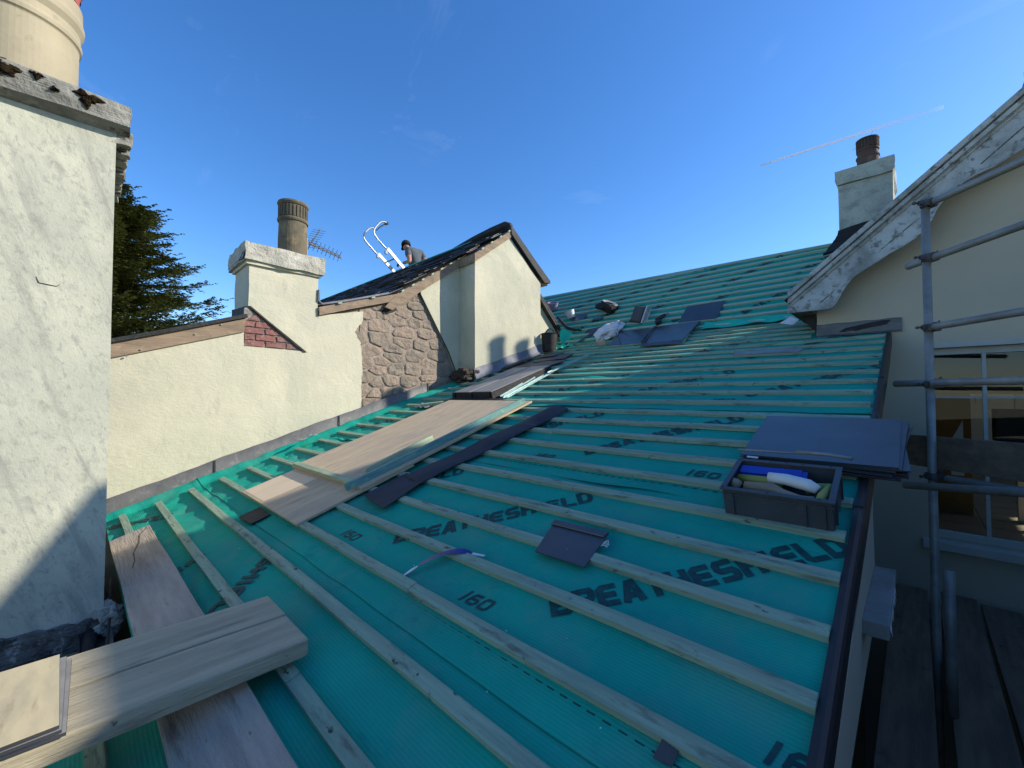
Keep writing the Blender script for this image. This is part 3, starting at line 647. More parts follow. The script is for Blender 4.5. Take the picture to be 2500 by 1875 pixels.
# old roof scar: dark line down to the breast foot
obj('roof_scar', MB().tube([(XW-.004, 3.50, 1.66), (XW-.002, 3.535, 1.50), (XW-.002, 3.80, 1.09), (XW-.002, 4.05, .69), (XW-.002, 4.24, .30)], .010, 6), M_tar, gab, world=True)
# brick triangle
mb = MB(); rg = random.Random(8)
tri = [(1.262, .541), (1.89, .527), (1.312, .965), (1.262, .93)]
obj('brick_bed', MB().prism(tri, 0, XW-.05, XW-.022), M_mortar, gab, world=True)
z = .545; r = 0
while z < .95:
    y = 1.262-(.1 if r % 2 else 0)
    while y < 1.9:
        a, b = max(y, 1.264), y+.205
        lim = 1.312+(.965-(z+.035))/(.965-.527)*(1.89-1.312)-.01
        b = min(b, lim)
        if b-a > .03: mb.box((XW-.020, (a+b)/2, z+.032), (.024, b-a-.010, .058), col=rg.choice((0, .1, .3, .9, 1)))
        y += .215
    z += .072; r += 1
obj('exposed_brickwork', mb, M_brick, gab, world=True, cuts=2, wob=(.009, 25), col=False, label='small triangle of bare red brick beneath the chimney')
obj('roof_scar', MB().prism([(1.300, .985), (1.325, .985), (1.92, .520), (1.885, .517)], 0, XW-.03, XW+.012), M_tar, gab, world=True, cuts=2, wob=(.004, 14))
obj('old_render_patch', MB().prism([(1.264, .80), (1.35, .90), (1.30, .975), (1.264, .96)], 0, XW-.03, XW-.006), M_conc, gab, world=True)

# ---- chimney on the wall head
st = MB().prism([(1.303, 1.47), (2.046, 1.47), (2.046, .86), (1.93, .52), (1.889, .53), (1.303, .985)], 0, -5.862, XW)
ch2 = obj('chimney_stack', st, M_render, gab, world=True, cuts=5, wob=(.010, 3), label='broad cream chimney with a rough pale cap and one clay pot')
def cap(y0, y1, x0, x1, z0, z1, c=.05):
    return [(y0, z0), (y1, z0), (y1, z1-.02), (y1-.02, z1), (y0+.02, z1), (y0, z1-.02)]
mb = MB(); mb.box((-5.57, 1.675, 1.585), (.70, .86, .20)); 
obj('chimney_cap', mb, M_concpale, ch2, world=True, cuts=9, wob=(.022, 6), bevel=0)
obj('cap_moulding', MB().box((-5.571, 1.675, 1.478), (.635, .80, .05)), M_render, ch2, world=True, cuts=3, wob=(.006, 7))
# sloped flaunching on the far/left shoulder
obj('cap_shoulder', MB().add([(-5.95, 1.24, 1.52), (-5.26, 1.24, 1.50), (-5.26, 1.28, 1.69), (-5.80, 1.28, 1.70), (-6.10, 1.40, 1.50), (-6.05, 1.45, 1.66)], [(0, 1, 2, 3), (0, 3, 5, 4)]), M_concdk, ch2, world=True, cuts=3, wob=(.015, 7))
pz = (-5.62, 1.86, 1.66)
pot = obj('chimney_pot', MB().lathe([(.0, 0), (.165, 0), (.165, .30), (.158, .50), (.172, .505), (.178, .525), (.172, .545), (.158, .55), (.158, .70), (.172, .71), (.180, .73), (.172, .752), (.142, .752), (.135, .3), (.0, .3)], 36, pz), M_clayold, ch2, world=True, smooth=False)
mb = MB()
for i in range(26):
    a = 2*math.pi*i/26; mb.box((pz[0]+.161*math.cos(a), pz[1]+.161*math.sin(a), pz[2]+.625), (.014, .018, .14), Matrix.Rotation(a, 3, 'Z'))
obj('pot_ribs', mb, M_clayold, ch2, world=True)
obj('lead_flashing', MB().prism([(-5.30, .86), (-5.87, .86), (-5.87, 1.02), (-5.30, .98)], 1, 1.275, 1.30), M_tar, gab, world=True, cuts=2, wob=(.01, 9))
obj('lead_flashing', MB().tube([(-5.27, 2.055, 1.30), (-5.27, 2.05, 1.17), (-5.27, 2.09, 1.13), (-5.268, 2.4, 1.22), (-5.268, 3.0, 1.425)], .016, 6), M_leadlt, gab, world=True)

# ---- roofs
mb = MB()
mb.slab([(XW+.05, -1.8, -.17), (XW+.05, 1.275, .885), (-13.5, 1.275, .885), (-13.5, -1.8, -.17)], .035)
lr = obj('roof', mb, M_tar, gab, world=True, cuts=4, wob=(.012, 2.5))
mb = MB().prism([(-1.8, -.345), (1.262, .695), (1.275, .84), (-1.8, -.205)], 0, XW-.02, XW+.022)
obj('fascia_board', mb, M_timber, gab, world=True, cuts=3, wob=(.004, 6))
mb = MB()
for (y, z) in ((.25, .50), (.42, .43), (.55, .60), (.83, .62), (1.05, .745), (.32, .36)): mb.tube([(XW+.02, y, z), (XW+.034, y, z+.002)], .007, 8)
obj('nail_head', mb, M_galv, gab, world=True)
# main slope facing the camera: courses of slates
def slope(u0, u1, a, b, gauge, rg, mb, X0):
    a = Vector(a); b = Vector(b); d = (b-a); Ls = d.length; d.normalize(); nrm = Vector((-d.y, d.x))
    n = int(Ls/gauge); g = Ls/n
    for k in range(n):
        x = u0-rg.uniform(0, .3)
        first = True
        while x > u1:
            w = .30 if not first else rg.uniform(.15, .30); first = False
            lo = k*g-.02+rg.uniform(-.008, .008); hi = min((k+1)*g+.06, Ls); t1 = .030+rg.uniform(-.004, .012); t0 = .006
            P = lambda s, h: (a.x+d.x*s+nrm.x*h, a.y+d.y*s+nrm.y*h)
            q = [P(lo, t1-.012), P(lo, t1), P(hi, t0+.002), P(hi, t0-.004)]; xa, xb = x-.002, max(x-w+.002, u1)
            mb.add([(xa, *p) for p in q]+[(xb, *p) for p in q], [(0, 1, 2, 3), (7, 6, 5, 4), (0, 4, 5, 1), (1, 5, 6, 2), (0, 3, 7, 4)], 1.0 if rg.random() < .12 else rg.random()*.5)
            x -= w
mb = MB(); rg = random.Random(21)
slope(XW+.06, -13.4, (3.02, 1.40), (4.28, 2.262), .17, rg, mb, 0)
slope(XB+.05, -13.4, (4.20, 2.205), (5.075, 2.854), .17, rg, mb, 0)
slope(XW+.06, -13.4, (2.05, 1.10), (3.12, 1.462), .17, rg, mb, 0)
rf = obj('roof', mb, M_roofslate, gab, world=True, col=True, label='black slate slope below the roofer')
obj('roof_boarding', MB().prism([(2.05, 1.085), (3.11, 1.43), (4.28, 2.225), (5.075, 2.81), (5.95, 2.17), (6.9, 1.36), (6.9, 1.30), (5.075, 2.76), (3.11, 1.36), (2.05, 1.03)], 0, -13.45, XW+.03), M_timber, gab, world=True)
obj('roof_boarding', MB().prism([(4.25, 2.20), (5.075, 2.805), (6.05, 2.10), (6.05, 2.04), (5.075, 2.74), (4.25, 2.13)], 0, XW, XB+.02), M_timber, gab, world=True)
# rear slope, seen edge-on
obj('rear_slope', MB().slab([(XB+.04, 5.075, 2.872), (XB+.04, 6.085, 2.135), (-13.45, 6.085, 2.135), (-13.45, 5.075, 2.872)], .045), M_tar, gab, world=True)
obj('rear_slope', MB().slab([(XW+.08, 6.02, 2.13), (XW+.08, 6.84, 1.40), (-13.45, 6.84, 1.40), (-13.45, 6.02, 2.13)], .05), M_tar, gab, world=True)
# verge boards
obj('verge_board', MB().prism([(2.055, .985), (2.635, 1.18), (3.12, 1.335), (3.12, 1.43), (2.055, 1.085)], 0, XW-.01, XW+.03), M_timber, gab, world=True, cuts=2, wob=(.005, 7))
obj('verge_board', MB().prism([(2.93, 1.22), (3.05, 1.20), (4.285, 2.10), (4.285, 2.22), (3.10, 1.41)], 0, XW-.006, XW+.036), M_timber, gab, world=True, cuts=2, wob=(.005, 7))
obj('verge_board', MB().prism([(4.25, 2.07), (5.06, 2.675), (5.065, 2.80), (4.25, 2.205)], 0, XB-.01, XB+.03), M_timber, gab, world=True, cuts=2, wob=(.005, 7))
obj('soffit', MB().add([(XW, 4.24, 2.06), (XB+.03, 4.24, 2.07), (XB+.03, 4.24, 2.20), (XW, 4.24, 2.20)], [(0, 1, 2, 3)]), M_timber, gab, world=True)
obj('verge_board', MB().prism([(5.04, 2.86), (6.09, 2.135), (6.10, 2.09), (5.93, 2.07), (5.06, 2.73)], 0, XB-.02, XB+.05), M_tar, gab, world=True, label='black slate-hung verge on the right side of the gable')
obj('verge_board', MB().prism([(5.80, 2.33), (6.25, 1.93), (6.60, 1.62), (6.93, 1.25), (6.96, 1.10), (6.84, 1.27), (6.22, 1.84), (5.80, 2.2)], 0, XW-.02, XW+.09), M_tar, gab, world=True, cuts=2, wob=(.006, 8))
mb = MB()
for y in [3.2+.17*i for i in range(7)]+[4.4+.2*i for i in range(4)]:
    x = XW+.045 if y < 4.28 else XB+.04; mb.box((x, y, gz(y)-.035), (.03, .045, .022), Matrix.Rotation(.63, 3, 'X'))
for y in (2.3, 2.75): mb.box((XW+.045, y, gz(y)-.03), (.03, .05, .02), Matrix.Rotation(.32, 3, 'X'))
obj('batten_end', mb, M_batpale, gab, world=True)
# membrane showing along the ridge and a black roll at the gable end
obj('ridge_membrane', MB().prism([(4.98, 2.815), (5.075, 2.885), (5.16, 2.82), (5.075, 2.86)], 0, -13.3, -5.9), M_memb2, gab, world=True)
pts = [(-4.93, 5.10, 2.90), (-5.05, 5.10, 2.935), (-5.4, 5.10, 2.93), (-5.9, 5.10, 2.91), (-6.5, 5.10, 2.88)]
obj('ridge_roll', MB().tube(pts, [.045, .072, .070, .055, .02], 12), M_tar, gab, world=True, smooth=True)

# lead flashing along the wall foot
segs = [(-1.0, 1.02), (1.00, 2.32), (2.30, 3.66)]
for a, b in segs:
    vs = []; n = 14
    for i in range(n+1):
        y = a+(b-a)*i/n; w = .005*math.sin(y*7)+.003*math.sin(y*19)
        zz = zr(y)
        vs += [(XW+.004, y, zz+.172+w), (XW+.014, y, zz+.168+w), (XW+.020+w*.5, y, zz+.050), (XW+.030+w, y, zz+.030)]
    fs = [(i*4+j, i*4+4+j, i*4+5+j, i*4+1+j) for i in range(n) for j in range(3)]
    obj('lead_flashing', MB().add(vs, fs), M_lead, gab, world=True, smooth=True)
    obj('lead_joint', MB().add([(XW+.034, b-.012, zr(b)+.032), (XW+.034, b+.004, zr(b)+.032), (XW+.022, b+.004, zr(b)+.17), (XW+.022, b-.012, zr(b)+.17)], [(0, 1, 2, 3)]), M_tar, gab, world=True)
vs = []; n = 16
for i in range(n+1):
    y = 4.27+1.62*i/n; w = .008*math.sin(y*9); zz = zr(y)
    vs += [(XB+.006, y, zz+.20+w), (XB+.018+abs(w), y, zz+.10), (XB+.05+w, y, zz+.035), (XB+.12+w, y, zz+.045+w)]
obj('lead_flashing', MB().add(vs, [(i*4+j, i*4+4+j, i*4+5+j, i*4+1+j) for i in range(n) for j in range(3)]), M_leadlt, gab, world=True, smooth=True, label='bluish new lead at the foot of the breast')

# ------------------------------------------------------------------ near chimney on the left
XC = -3.117
ch1 = obj('chimney_stack', MB().prism([(XC, -1.42), (-4.1, -1.42), (-4.1, 1.44), (XC, 1.44)], 1, -1.9, .127), M_render_old, ext, world=True, cuts=7, wob=(.007, 2.4), label='huge white rendered chimney stack filling the left edge')
mb = MB().prism([(-3.05, 1.445), (-3.03, 1.56), (-4.2, 1.56), (-4.2, 1.42), (-3.14, 1.42)], 1, -2.0, .185)
obj('chimney_cap', mb, M_conc, ch1, world=True, cuts=9, wob=(.020, 8))
mb = MB(); rg = random.Random(2)
for i in range(14): mb.box((XC-.03-.05*i, .145, 1.415-.004*i), (.06, .06+rg.uniform(0, .03), .05+rg.uniform(0, .03)))
obj('cap_corbel', mb, M_conc, ch1, world=True, cuts=2, wob=(.012, 14))
for (y, z, sz) in ((.015, 1.525, .048), (-.285, 1.530, .075), (-.16, 1.545, .026), (-.10, 1.51, .016)):
    mb = MB(); vs = [(-3.018, y, z)]; K = 28; J = 7
    for j in range(1, J+1):
        for k in range(K):
            a = 2*math.pi*k/K; rr0 = sz*(1+.35*math.sin(a*3+y*40)+.2*math.sin(a*7)+.15*rg.uniform(-1, 1)*(j == J)); q = rr0*j/J
            vs.append((-3.040+.024*(1-(j/J)**3)+rg.uniform(-.004, .004), y+q*math.cos(a), z+q*math.sin(a)*.75+rg.uniform(-.002, .002)))
    fs = [(0, 1+k, 1+(k+1) % K) for k in range(K)]+[(1+(j-1)*K+k, 1+j*K+k, 1+j*K+(k+1) % K, 1+(j-1)*K+(k+1) % K) for j in range(1, J) for k in range(K)]
    obj('moss_clump', mb.add(vs, fs), M_moss, ch1, world=True)
PC = Vector((-3.30, -.235, 1.555)); rp1 = .213
prof = [(0, 0), (rp1, 0), (rp1, .315), (rp1+.010, .325), (rp1+.012, .345), (rp1+.006, .36), (rp1+.004, .395), (rp1+.018, .425), (rp1+.020, .45), (rp1+.012, .48), (rp1+.010, .545), (rp1-.02, .552), (rp1-.03, .1), (0, .1)]
# pot position found from its right-hand silhouette
obj('chimney_pot', MB().lathe(prof, 64, PC), M_buff, ch1, world=True, smooth=False, bevel=.004)
obj('pot_gasket', MB().lathe([(rp1-.03, .54), (rp1-.006, .555), (rp1-.006, .575), (rp1-.03, .58)], 64, PC), M_tar, ch1, world=True)
cw = obj('cowl', MB().lathe([(rp1-.010, .568), (rp1-.004, .62), (rp1+.006, .675), (rp1+.018, .69), (rp1+.018, .705), (rp1-.01, .71), (rp1-.05, .73), (.03, .80), (0, .80)], 64, PC), M_red, ch1, world=True, smooth=False, bevel=.003)
mb = MB()
for i in range(12):
    a = 2*math.pi*i/12+.1; d = Vector((math.cos(a), math.sin(a), 0)); c = PC+Vector((0, 0, .635))
    mb.tube([c+d*(rp1-.02), c+d*(rp1+.001)], .015, 14)
obj('cowl_hole', mb, M_tar, ch1, world=True)
cpts = [on(x, y, 0, XC+.001) for x, y in ((88, 675), (95, 690), (118, 695), (138, 699), (147, 694))]
obj('wall_crack', MB().tube(cpts, [.0008, .002, .0022, .0016, .0006], 5), M_tar, ch1, world=True)
# stained foot of the stack and rubble below it
mb = MB().prism([(-1.9, -1.30), (.14, -1.30), (.155, -1.23), (.135, -1.165), (-.05, -1.15), (-.4, -1.14), (-1.9, -1.14)], 0, XC-.02, XC+.018)
obj('stained_foot', mb, M_concdk, ch1, world=True, cuts=24, wob=(.013, 26))
mb = MB()
for i in range(16): mb.box((XC+.01+rg.uniform(-.05, .03), .145+rg.uniform(-.03, .035), -1.25+rg.uniform(0, .14)), (.05, .05, .04), Matrix.Rotation(rg.uniform(0, 3), 3, 'X'))
obj('crumbled_render', mb, M_concpale, ch1, world=True, cuts=2, wob=(.014, 26))
# dark gutter, pipe and floor in the gap between chimney and roof
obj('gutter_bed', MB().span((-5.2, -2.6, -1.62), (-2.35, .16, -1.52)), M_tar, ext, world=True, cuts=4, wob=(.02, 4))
mb = MB()
for i in range(40): mb.box((-3.0+rg.uniform(-.25, .5), rg.uniform(-.6, .1), -1.50+rg.uniform(-.01, .02)), (rg.uniform(.03, .14), rg.uniform(.03, .10), .02), Matrix.Rotation(rg.uniform(0, 3), 3, 'Z'))
obj('broken_slate', mb, M_slategrey, ext, world=True)
obj('gutter_channel', MB().add([tuple(v) for q in range(13) for v in ((-3.75+q*.16, .155, -1.21-.001*q), (-3.75+q*.16, .13, -1.27), (-3.75+q*.16, .06, -1.28), (-3.75+q*.16, .03, -1.21))], [(q*4+j, q*4+4+j, q*4+5+j, q*4+1+j) for q in range(12) for j in range(3)]), M_lead, ext, world=True, smooth=True)
obj('rainwater_pipe', MB().tube([(-3.7, .10, -1.235), (-2.3, .04, -1.245)], .03, 14), M_tar, ext, world=True, smooth=True)
obj('cable', MB().tube([(-3.6, .175, -1.13), (-3.1, .15, -1.16), (-2.7, .12, -1.20), (-2.3, .09, -1.22)], .006, 8), M_black, ext, world=True)

# ------------------------------------------------------------------ house on the right
YH, YB = 5.53, 5.25
hs_ = thing('gabled_house', 'large magnolia rendered house with a curved white bargeboard, towering at the right edge', 'house', T(1.7, YH, GZ))
def g2(q): p = on(q[0], q[1], 1, YB); return (p.x, p.z)
tl, tr = g2((1954.8, 690)), g2((2500, 214.8)); sl_ = (tr[1]-tl[1])/(tr[0]-tl[0])
APX = 1.71; APZ = tl[1]+sl_*(APX-tl[0]); XE = -.955; XER = 2*APX-XE
def rz(x): return APZ-sl_*abs(x-APX)
# front wall with a window opening: pieces around it
WX0, WX1, WZ0, WZ1 = .085, 1.75, -1.32, .44
mb = MB()
def wallp(poly): mb.prism(poly, 1, YH, YH+.30)
wallp([(-.75, GZ), (WX0, GZ), (WX0, rz(WX0)-.1), (-.75, rz(-.75)-.08)])
obj('wall', mb, M_smooth, hs_, world=True, cuts=3, wob=(.004, 2))
mb = MB(); wallp([(WX0, WZ1), (WX1, WZ1), (WX1, rz(WX1)-.1), (APX, APZ-.1), (WX0, rz(WX0)-.1)]); wallp([(WX0, GZ), (WX1, GZ), (WX1, WZ0), (WX0, WZ0)]); wallp([(WX1, GZ), (4.17, GZ), (4.17, rz(4.17)-.08), (WX1, rz(WX1)-.1)])
obj('wall', mb, M_smooth, hs_, world=True)
obj('wall', MB().span((-.75, YH+.3, GZ), (-.5, 13.0, .95)), M_smooth, hs_, world=True)
obj('wall', MB().span((3.92, YH+.3, GZ), (4.17, 9.2, .95)).span((3.92, 12.3, GZ), (4.17, 13.0, .95)).span((3.92, 9.2, GZ), (4.17, 12.3, -.6)).span((3.98, 11.70, -.6), (4.05, 11.78, 1.05)).span((3.98, 10.4, -.6), (4.05, 10.48, 1.05)), M_smooth, hs_, world=True)  # openings added in this unseen wall to let sun and sky onto the room floor
obj('wall', MB().prism([(-.75, GZ), (4.17, GZ), (4.17, .95), (APX, APZ-.1), (-.75, .95)], 1, 13.0, 13.2), M_smooth, hs_, world=True)
# bargeboard (left half traced as a profile, right half mirrored)
low = [(1921.7, 764.7), (2025, 754.8), (2034, 748), (2042, 737.8), (2056, 712), (2066, 696), (2079, 681), (2092, 670), (2107, 660.7), (2145, 628+8), (2172, 618), (2198.5, 604.6), (2234, 581), (2254, 562), (2272, 540), (2287, 510), (2298, 495), (2311, 481), (2330, 462), (2352, 445), (2382, 427), (2426, 407), (2470, 380), (2500, 359.5)]
lw = [g2(q) for q in low]
rep = []                                      # carry the same scallop on up to the apex
base = lw[-1]; dx = .30
x = base[0]; i = 0
while x < APX-.12:
    x += .1; i += 1; rep.append((x, rz(x)-.335-.05*math.sin(i*1.1)))
lft = lw+rep; 
top = [(APX, APZ-.005), (XE+.003, rz(XE)-.005)]
poly = lft+[(APX, APZ-.42)]+top
def mirror(p): return [(2*APX-a, b) for a, b in p][::-1]
obj('bargeboard', MB().prism(poly, 1, YB, YB+.045), M_barge, hs_, world=True, bevel=.006, label='curved scalloped white bargeboard, mould stained')
obj('bargeboard', MB().prism(mirror(poly), 1, YB, YB+.045), M_barge, hs_, world=True)
# raised bead along the scallop and moulded strips along the top
bp = [Vector((a, YB-.004, b+.004)) for a, b in lw[1:]]
obj('bead_moulding', MB().tube(bp, .009, 8), M_barge, hs_, world=True, smooth=True)
for off, wd, dp in ((.0, .045, .050), (.058, .035, .034), (.112, .012, .018)):
    n_ = Vector((-sl_, 0, 1)).normalized()
    a, b = Vector((XE-.004, 0, rz(XE))), Vector((APX, 0, APZ))
    vd = 1/n_.z
    pp = [(a.x, a.z-off*vd), (b.x, b.z-off*vd), (b.x, b.z-(off+wd)*vd), (a.x, a.z-(off+wd)*vd)]
    obj('bargeboard_moulding', MB().prism(pp, 1, YB-dp, YB+.001), M_barge, hs_, world=True, bevel=.006)
    obj('bargeboard_moulding', MB().prism(mirror(pp), 1, YB-dp, YB+.001), M_barge, hs_, world=True)
# long incised lines on the board
for (p, q) in (((2152, 608), (2246, 531)), ((2395, 400), (2500, 309)), ((2002, 740), (2036, 710))):
    a, b = g2(p), g2(q); obj('incised_line', MB().tube([(a[0], YB-.001, a[1]), (b[0], YB-.001, b[1])], .0045, 6), M_concdk, hs_, world=True)
# roof planes
mb = MB(); mb.slab([(XE-.01, YB+.02, rz(XE)-.012), (APX, YB+.02, APZ-.006), (APX, 13.2, APZ-.006), (XE-.01, 13.2, rz(XE)-.012)], .04)
hr = obj('roof', mb, M_slategrey, hs_, world=True)
obj('roof', MB().slab([(XER+.01, YB+.02, rz(XE)-.012), (APX, YB+.02, APZ-.006), (APX, 13.2, APZ-.006), (XER+.01, 13.2, rz(XE)-.012)], .04), M_slategrey, hs_, world=True)
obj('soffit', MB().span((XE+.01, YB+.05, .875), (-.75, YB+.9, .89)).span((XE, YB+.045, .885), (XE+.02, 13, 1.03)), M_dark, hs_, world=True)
obj('eaves_slate', MB().slab([(-1.0, YB+.02, 1.02), (-.93, YB+.02, 1.09), (-.93, YB+.5, 1.09), (-1.0, YB+.5, 1.02)], .012), M_tar, hs_, world=True)
# black panel painting in the shade at the open end of the eaves
obj('eaves_shade', MB().prism([(-.90, .89), (-.76, .89), (-.76, .70), (-.80, .72)], 1, YH+.02, YH+.05), M_tar, hs_, world=True)
# higher flat-roofed part of the house to the right, outside the frame
obj('wall', MB().span((2.02, YH+.31, GZ), (9.5, YH+.6, 3.44)), M_smooth, hs_, world=True)
# lead cover flashing
mb = MB(); n = 20; vs = []
for i in range(n+1):
    x = -.752+(.672)*i/n; w = .003*math.sin(x*30)
    vs += [(x, YH-.004, .758+w), (x, YH-.016, .75+w), (x, YH-.022+w, .640), (x, YH-.045, .622+w)]
obj('lead_flashing', mb.add(vs, [(i*4+j, i*4+4+j, i*4+5+j, i*4+1+j) for i in range(n) for j in range(3)]), M_lead, hs_, world=True)
obj('lead_flashing', MB().prism([(-.56, .66), (-.50, .70), (-.36, .72), (-.22, .745), (-.16, .74), (-.19, .70), (-.30, .685), (-.42, .665)], 1, YH-.026, YH-.018), M_tar, hs_, world=True, cuts=2, wob=(.008, 25))
# window
win = obj('window', MB().span((WX0-.03, YH-.002, WZ1-.0), (WX1, YH+.02, WZ1+.045)), M_paint, hs_, world=True)
mb = MB(); YG = YH+.10
mb.span((WX0, YG-.03, WZ1-.062), (WX1, YG+.03, WZ1)).span((WX0, YG-.03, WZ0), (WX0+.05, YG+.03, WZ1-.062)).span((WX1-.05, YG-.03, WZ0), (WX1, YG+.03, WZ1-.062))
mb.span((WX0+.05, YG-.03, WZ0), (WX1-.05, YG+.03, WZ0+.07))
obj('frame', mb, M_paint, win, world=True, bevel=.004)
mb = MB()
for x in (.435, 1.13): mb.span((x, YG-.022, WZ0+.07), (x+.026, YG+.022, WZ1-.062))
for (a, b) in ((WX0+.05, .435), (.461, 1.13), (1.156, WX1-.05)): mb.span((a, YG-.012, -.025), (b, YG+.012, -.008)); mb.span((a, YG-.03, -.56), (b, YG+.03, -.50))
obj('glazing_bar', mb, M_paint, win, world=True)
obj('glass_pane', MB().add([(WX0+.05, YG, WZ0+.07), (WX1-.05, YG, WZ0+.07), (WX1-.05, YG, WZ1-.062), (WX0+.05, YG, WZ1-.062)], [(0, 1, 2, 3)]), M_glass, win, world=True)
obj('sill', MB().span((WX0-.06, YH-.09, WZ0-.08), (WX1, YH+.06, WZ0-.002)), M_paint, win, world=True, bevel=.006)
# room behind the glass
rm = obj('room_floor', MB().span((-.4, YH+.3, -1.70), (3.9, 13, -1.66)), M_tile, hs_, world=True)
mb = MB()
for i in range(9): mb.span((-.4+.5*i, YH+.3, -1.660), (-.394+.5*i, 10.4, -1.657))
for i in range(9): mb.span((-.4, 6.0+.5*i, -1.6565), (3.8, 6.006+.5*i, -1.655))
obj('floor_joint', mb, M_dark, hs_, world=True)
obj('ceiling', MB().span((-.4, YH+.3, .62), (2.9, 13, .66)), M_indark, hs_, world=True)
obj('room_wall_or_shade', MB().span((-.45, YH+.3, -1.66), (-.4, 10.4, .62)).span((-.4, 8.6, -1.66), (.55, 8.68, .62)), M_inwall, hs_, world=True)
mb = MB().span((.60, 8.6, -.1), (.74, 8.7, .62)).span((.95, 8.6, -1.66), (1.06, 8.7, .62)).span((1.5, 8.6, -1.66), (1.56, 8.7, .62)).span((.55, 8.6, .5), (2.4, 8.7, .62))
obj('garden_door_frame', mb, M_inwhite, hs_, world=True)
obj('room_wall_or_shade', MB().span((-.4, 12.9, -1.66), (3.9, 12.98, .62)), M_inwhite, hs_, world=True)
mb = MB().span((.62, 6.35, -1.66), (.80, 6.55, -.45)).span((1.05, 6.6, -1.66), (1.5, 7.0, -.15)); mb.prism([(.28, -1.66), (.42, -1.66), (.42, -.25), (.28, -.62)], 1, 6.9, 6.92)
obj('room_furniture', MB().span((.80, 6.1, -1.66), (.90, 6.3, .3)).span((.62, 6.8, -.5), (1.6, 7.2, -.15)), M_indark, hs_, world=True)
obj('room_wall_or_shade', MB().span((-.4, 8.45, .02), (2.9, 8.55, .62)), M_indark, hs_, world=True)  # dark panel added behind the upper panes to paint in the room's darkness
obj('curtain', MB().prism([(.28, -.9), (.38, -.9), (.38, -.28), (.28, -.52)], 1, 6.9, 6.93), M_inwhite, hs_, world=True)
# big chimney on the house ridge, whose pots throw the two round shadows on the breast
chh = obj('chimney_stack', MB().span((1.55, 11.55, 2.6), (2.0, 12.7, 5.42)), M_render_old, hs_, world=True)
obj('chimney_cap', MB().span((1.5, 11.5, 5.42), (2.05, 12.75, 5.58)), M_conc, chh, world=True)
for yy in (11.82, 12.42):
    obj('chimney_pot', MB().lathe([(0, 0), (.135, 0), (.125, .5), (.14, .52), (.14, .58), (.10, .60), (0, .64)], 24, (1.75, yy, 5.58)), M_buff, chh, world=True, smooth=True)

# unseen walls added around the narrow yard to keep daylight out of it
yw = thing('yard_shade_walls', 'added dark walls shading the narrow yard, outside the frame', 'building', T(2.2, 2.0, GZ))
obj('wall', MB().span((1.75, -2.2, GZ), (2.4, YH-.01, .12)), M_dark, yw, world=True)
obj('wall', MB().span((-.30, -2.4, GZ), (2.4, -2.2, -.9)), M_dark, yw, world=True)

# ------------------------------------------------------------------ scaffold
PX, PY = .077, 4.157
sc = thing('scaffolding', 'galvanised tube scaffold with guard rails in front of the house window', 'scaffolding', T(PX, PY, GZ))
obj('upright_tube', MB().tube([(PX, PY, GZ), (PX, PY+.03, 1.41)], .0242, 20), M_galv, sc, world=True, smooth=True)
def tp(x, y, L0):
    k = (x-1250)/F; D = L0/(k-.049); d = ray(x, y); d = d/(d.dot(Vector((-sa, ca, 0)))); return d*D
rails = [((2262, 500), (2500, 392), 2.79, 0), ((2216, 651), (2500, 548.5), 2.79, 0), ((2262, 801), (2500, 760), 2.79, 0), ((2187, 937), (2500, 929), 2.79, 0), ((2210, 1184), (2500, 1203), 2.60, 0), ((2262, 1160), (2500, 1199), 2.88, 0)]
for (a, b, L0, _) in rails:
    A, B = tp(a[0], a[1], L0), tp(b[0], b[1], L0); B = A+(B-A)*1.9
    d = (B-A).normalized()
    o = obj('guard_rail', MB().tube([A, B], .0242, 20, cap=False).tube([A+d*.004, B], .0205, 16), M_galv, sc, world=True, smooth=True)
for (x, y) in ((2266, 497), (2270, 629), (2272, 800), (2276, 938), (2281, 1163)):
    p = on(x, y, 1, PY+.01); c = Vector((PX+.004, PY, p.z))
    dv = Vector((-sa, ca, 0)); sd = Vector((ca, sa, 0))
    M = Matrix((sd, dv, Vector((0, 0, 1)))).transposed()
    mb = MB(); mb.lathe([(.025, -.024), (.034, -.024), (.034, .024), (.025, .024)], 18, c)
    mb.box(c+sd*.035-dv*.0, (.045, .060, .052), M).box(c-sd*.045-dv*.01, (.035, .022, .030), M).tube([c-sd*.05, c-sd*.085-dv*.012], .006, 8).tube([c-sd*.078, c-sd*.092], .011, 6)
    mb.box(c+sd*.055+Vector((0, 0, .032)), (.055, .035, .012), M).tube([c+sd*.04+Vector((0, 0, .02)), c+sd*.075+Vector((0, 0, .05))], .005, 6)
    obj('coupler', mb, M_coupler, sc, world=True, bevel=.002)
def dep(x, y, L):
    k = (x-1250)/F; D = L/(k-.049); d = ray(x, y); d = d/(d.dot(Vector((-sa, ca, 0)))); return d*D
a, b = dep(2180, 1058, 2.87), dep(2500, 1083, 2.87); b = a+(b-a)*2
c_, d_ = a-Vector((0, 0, .225)), b-Vector((0, 0, .225)); off = Vector((ca, sa, 0))*.038
obj('toe_board', MB().add([a, b, d_, c_, a+off, b+off, d_+off, c_+off], [(0, 1, 2, 3), (7, 6, 5, 4), (0, 4, 5, 1), (1, 5, 6, 2), (2, 6, 7, 3), (3, 7, 4, 0)]), M_dark, sc, world=True, bevel=.003)
obj('upright_tube', MB().tube([(.117, 3.38, -1.76), (.117, 3.38, -.97)], .0242, 16), M_galv, sc, world=True, smooth=True)
for yy in (1.8, 4.9): obj('ledger_tube', MB().tube([(-.10, yy, -1.835), (1.7, yy, -1.835)], .0242, 14), M_galv, sc, world=True, smooth=True)
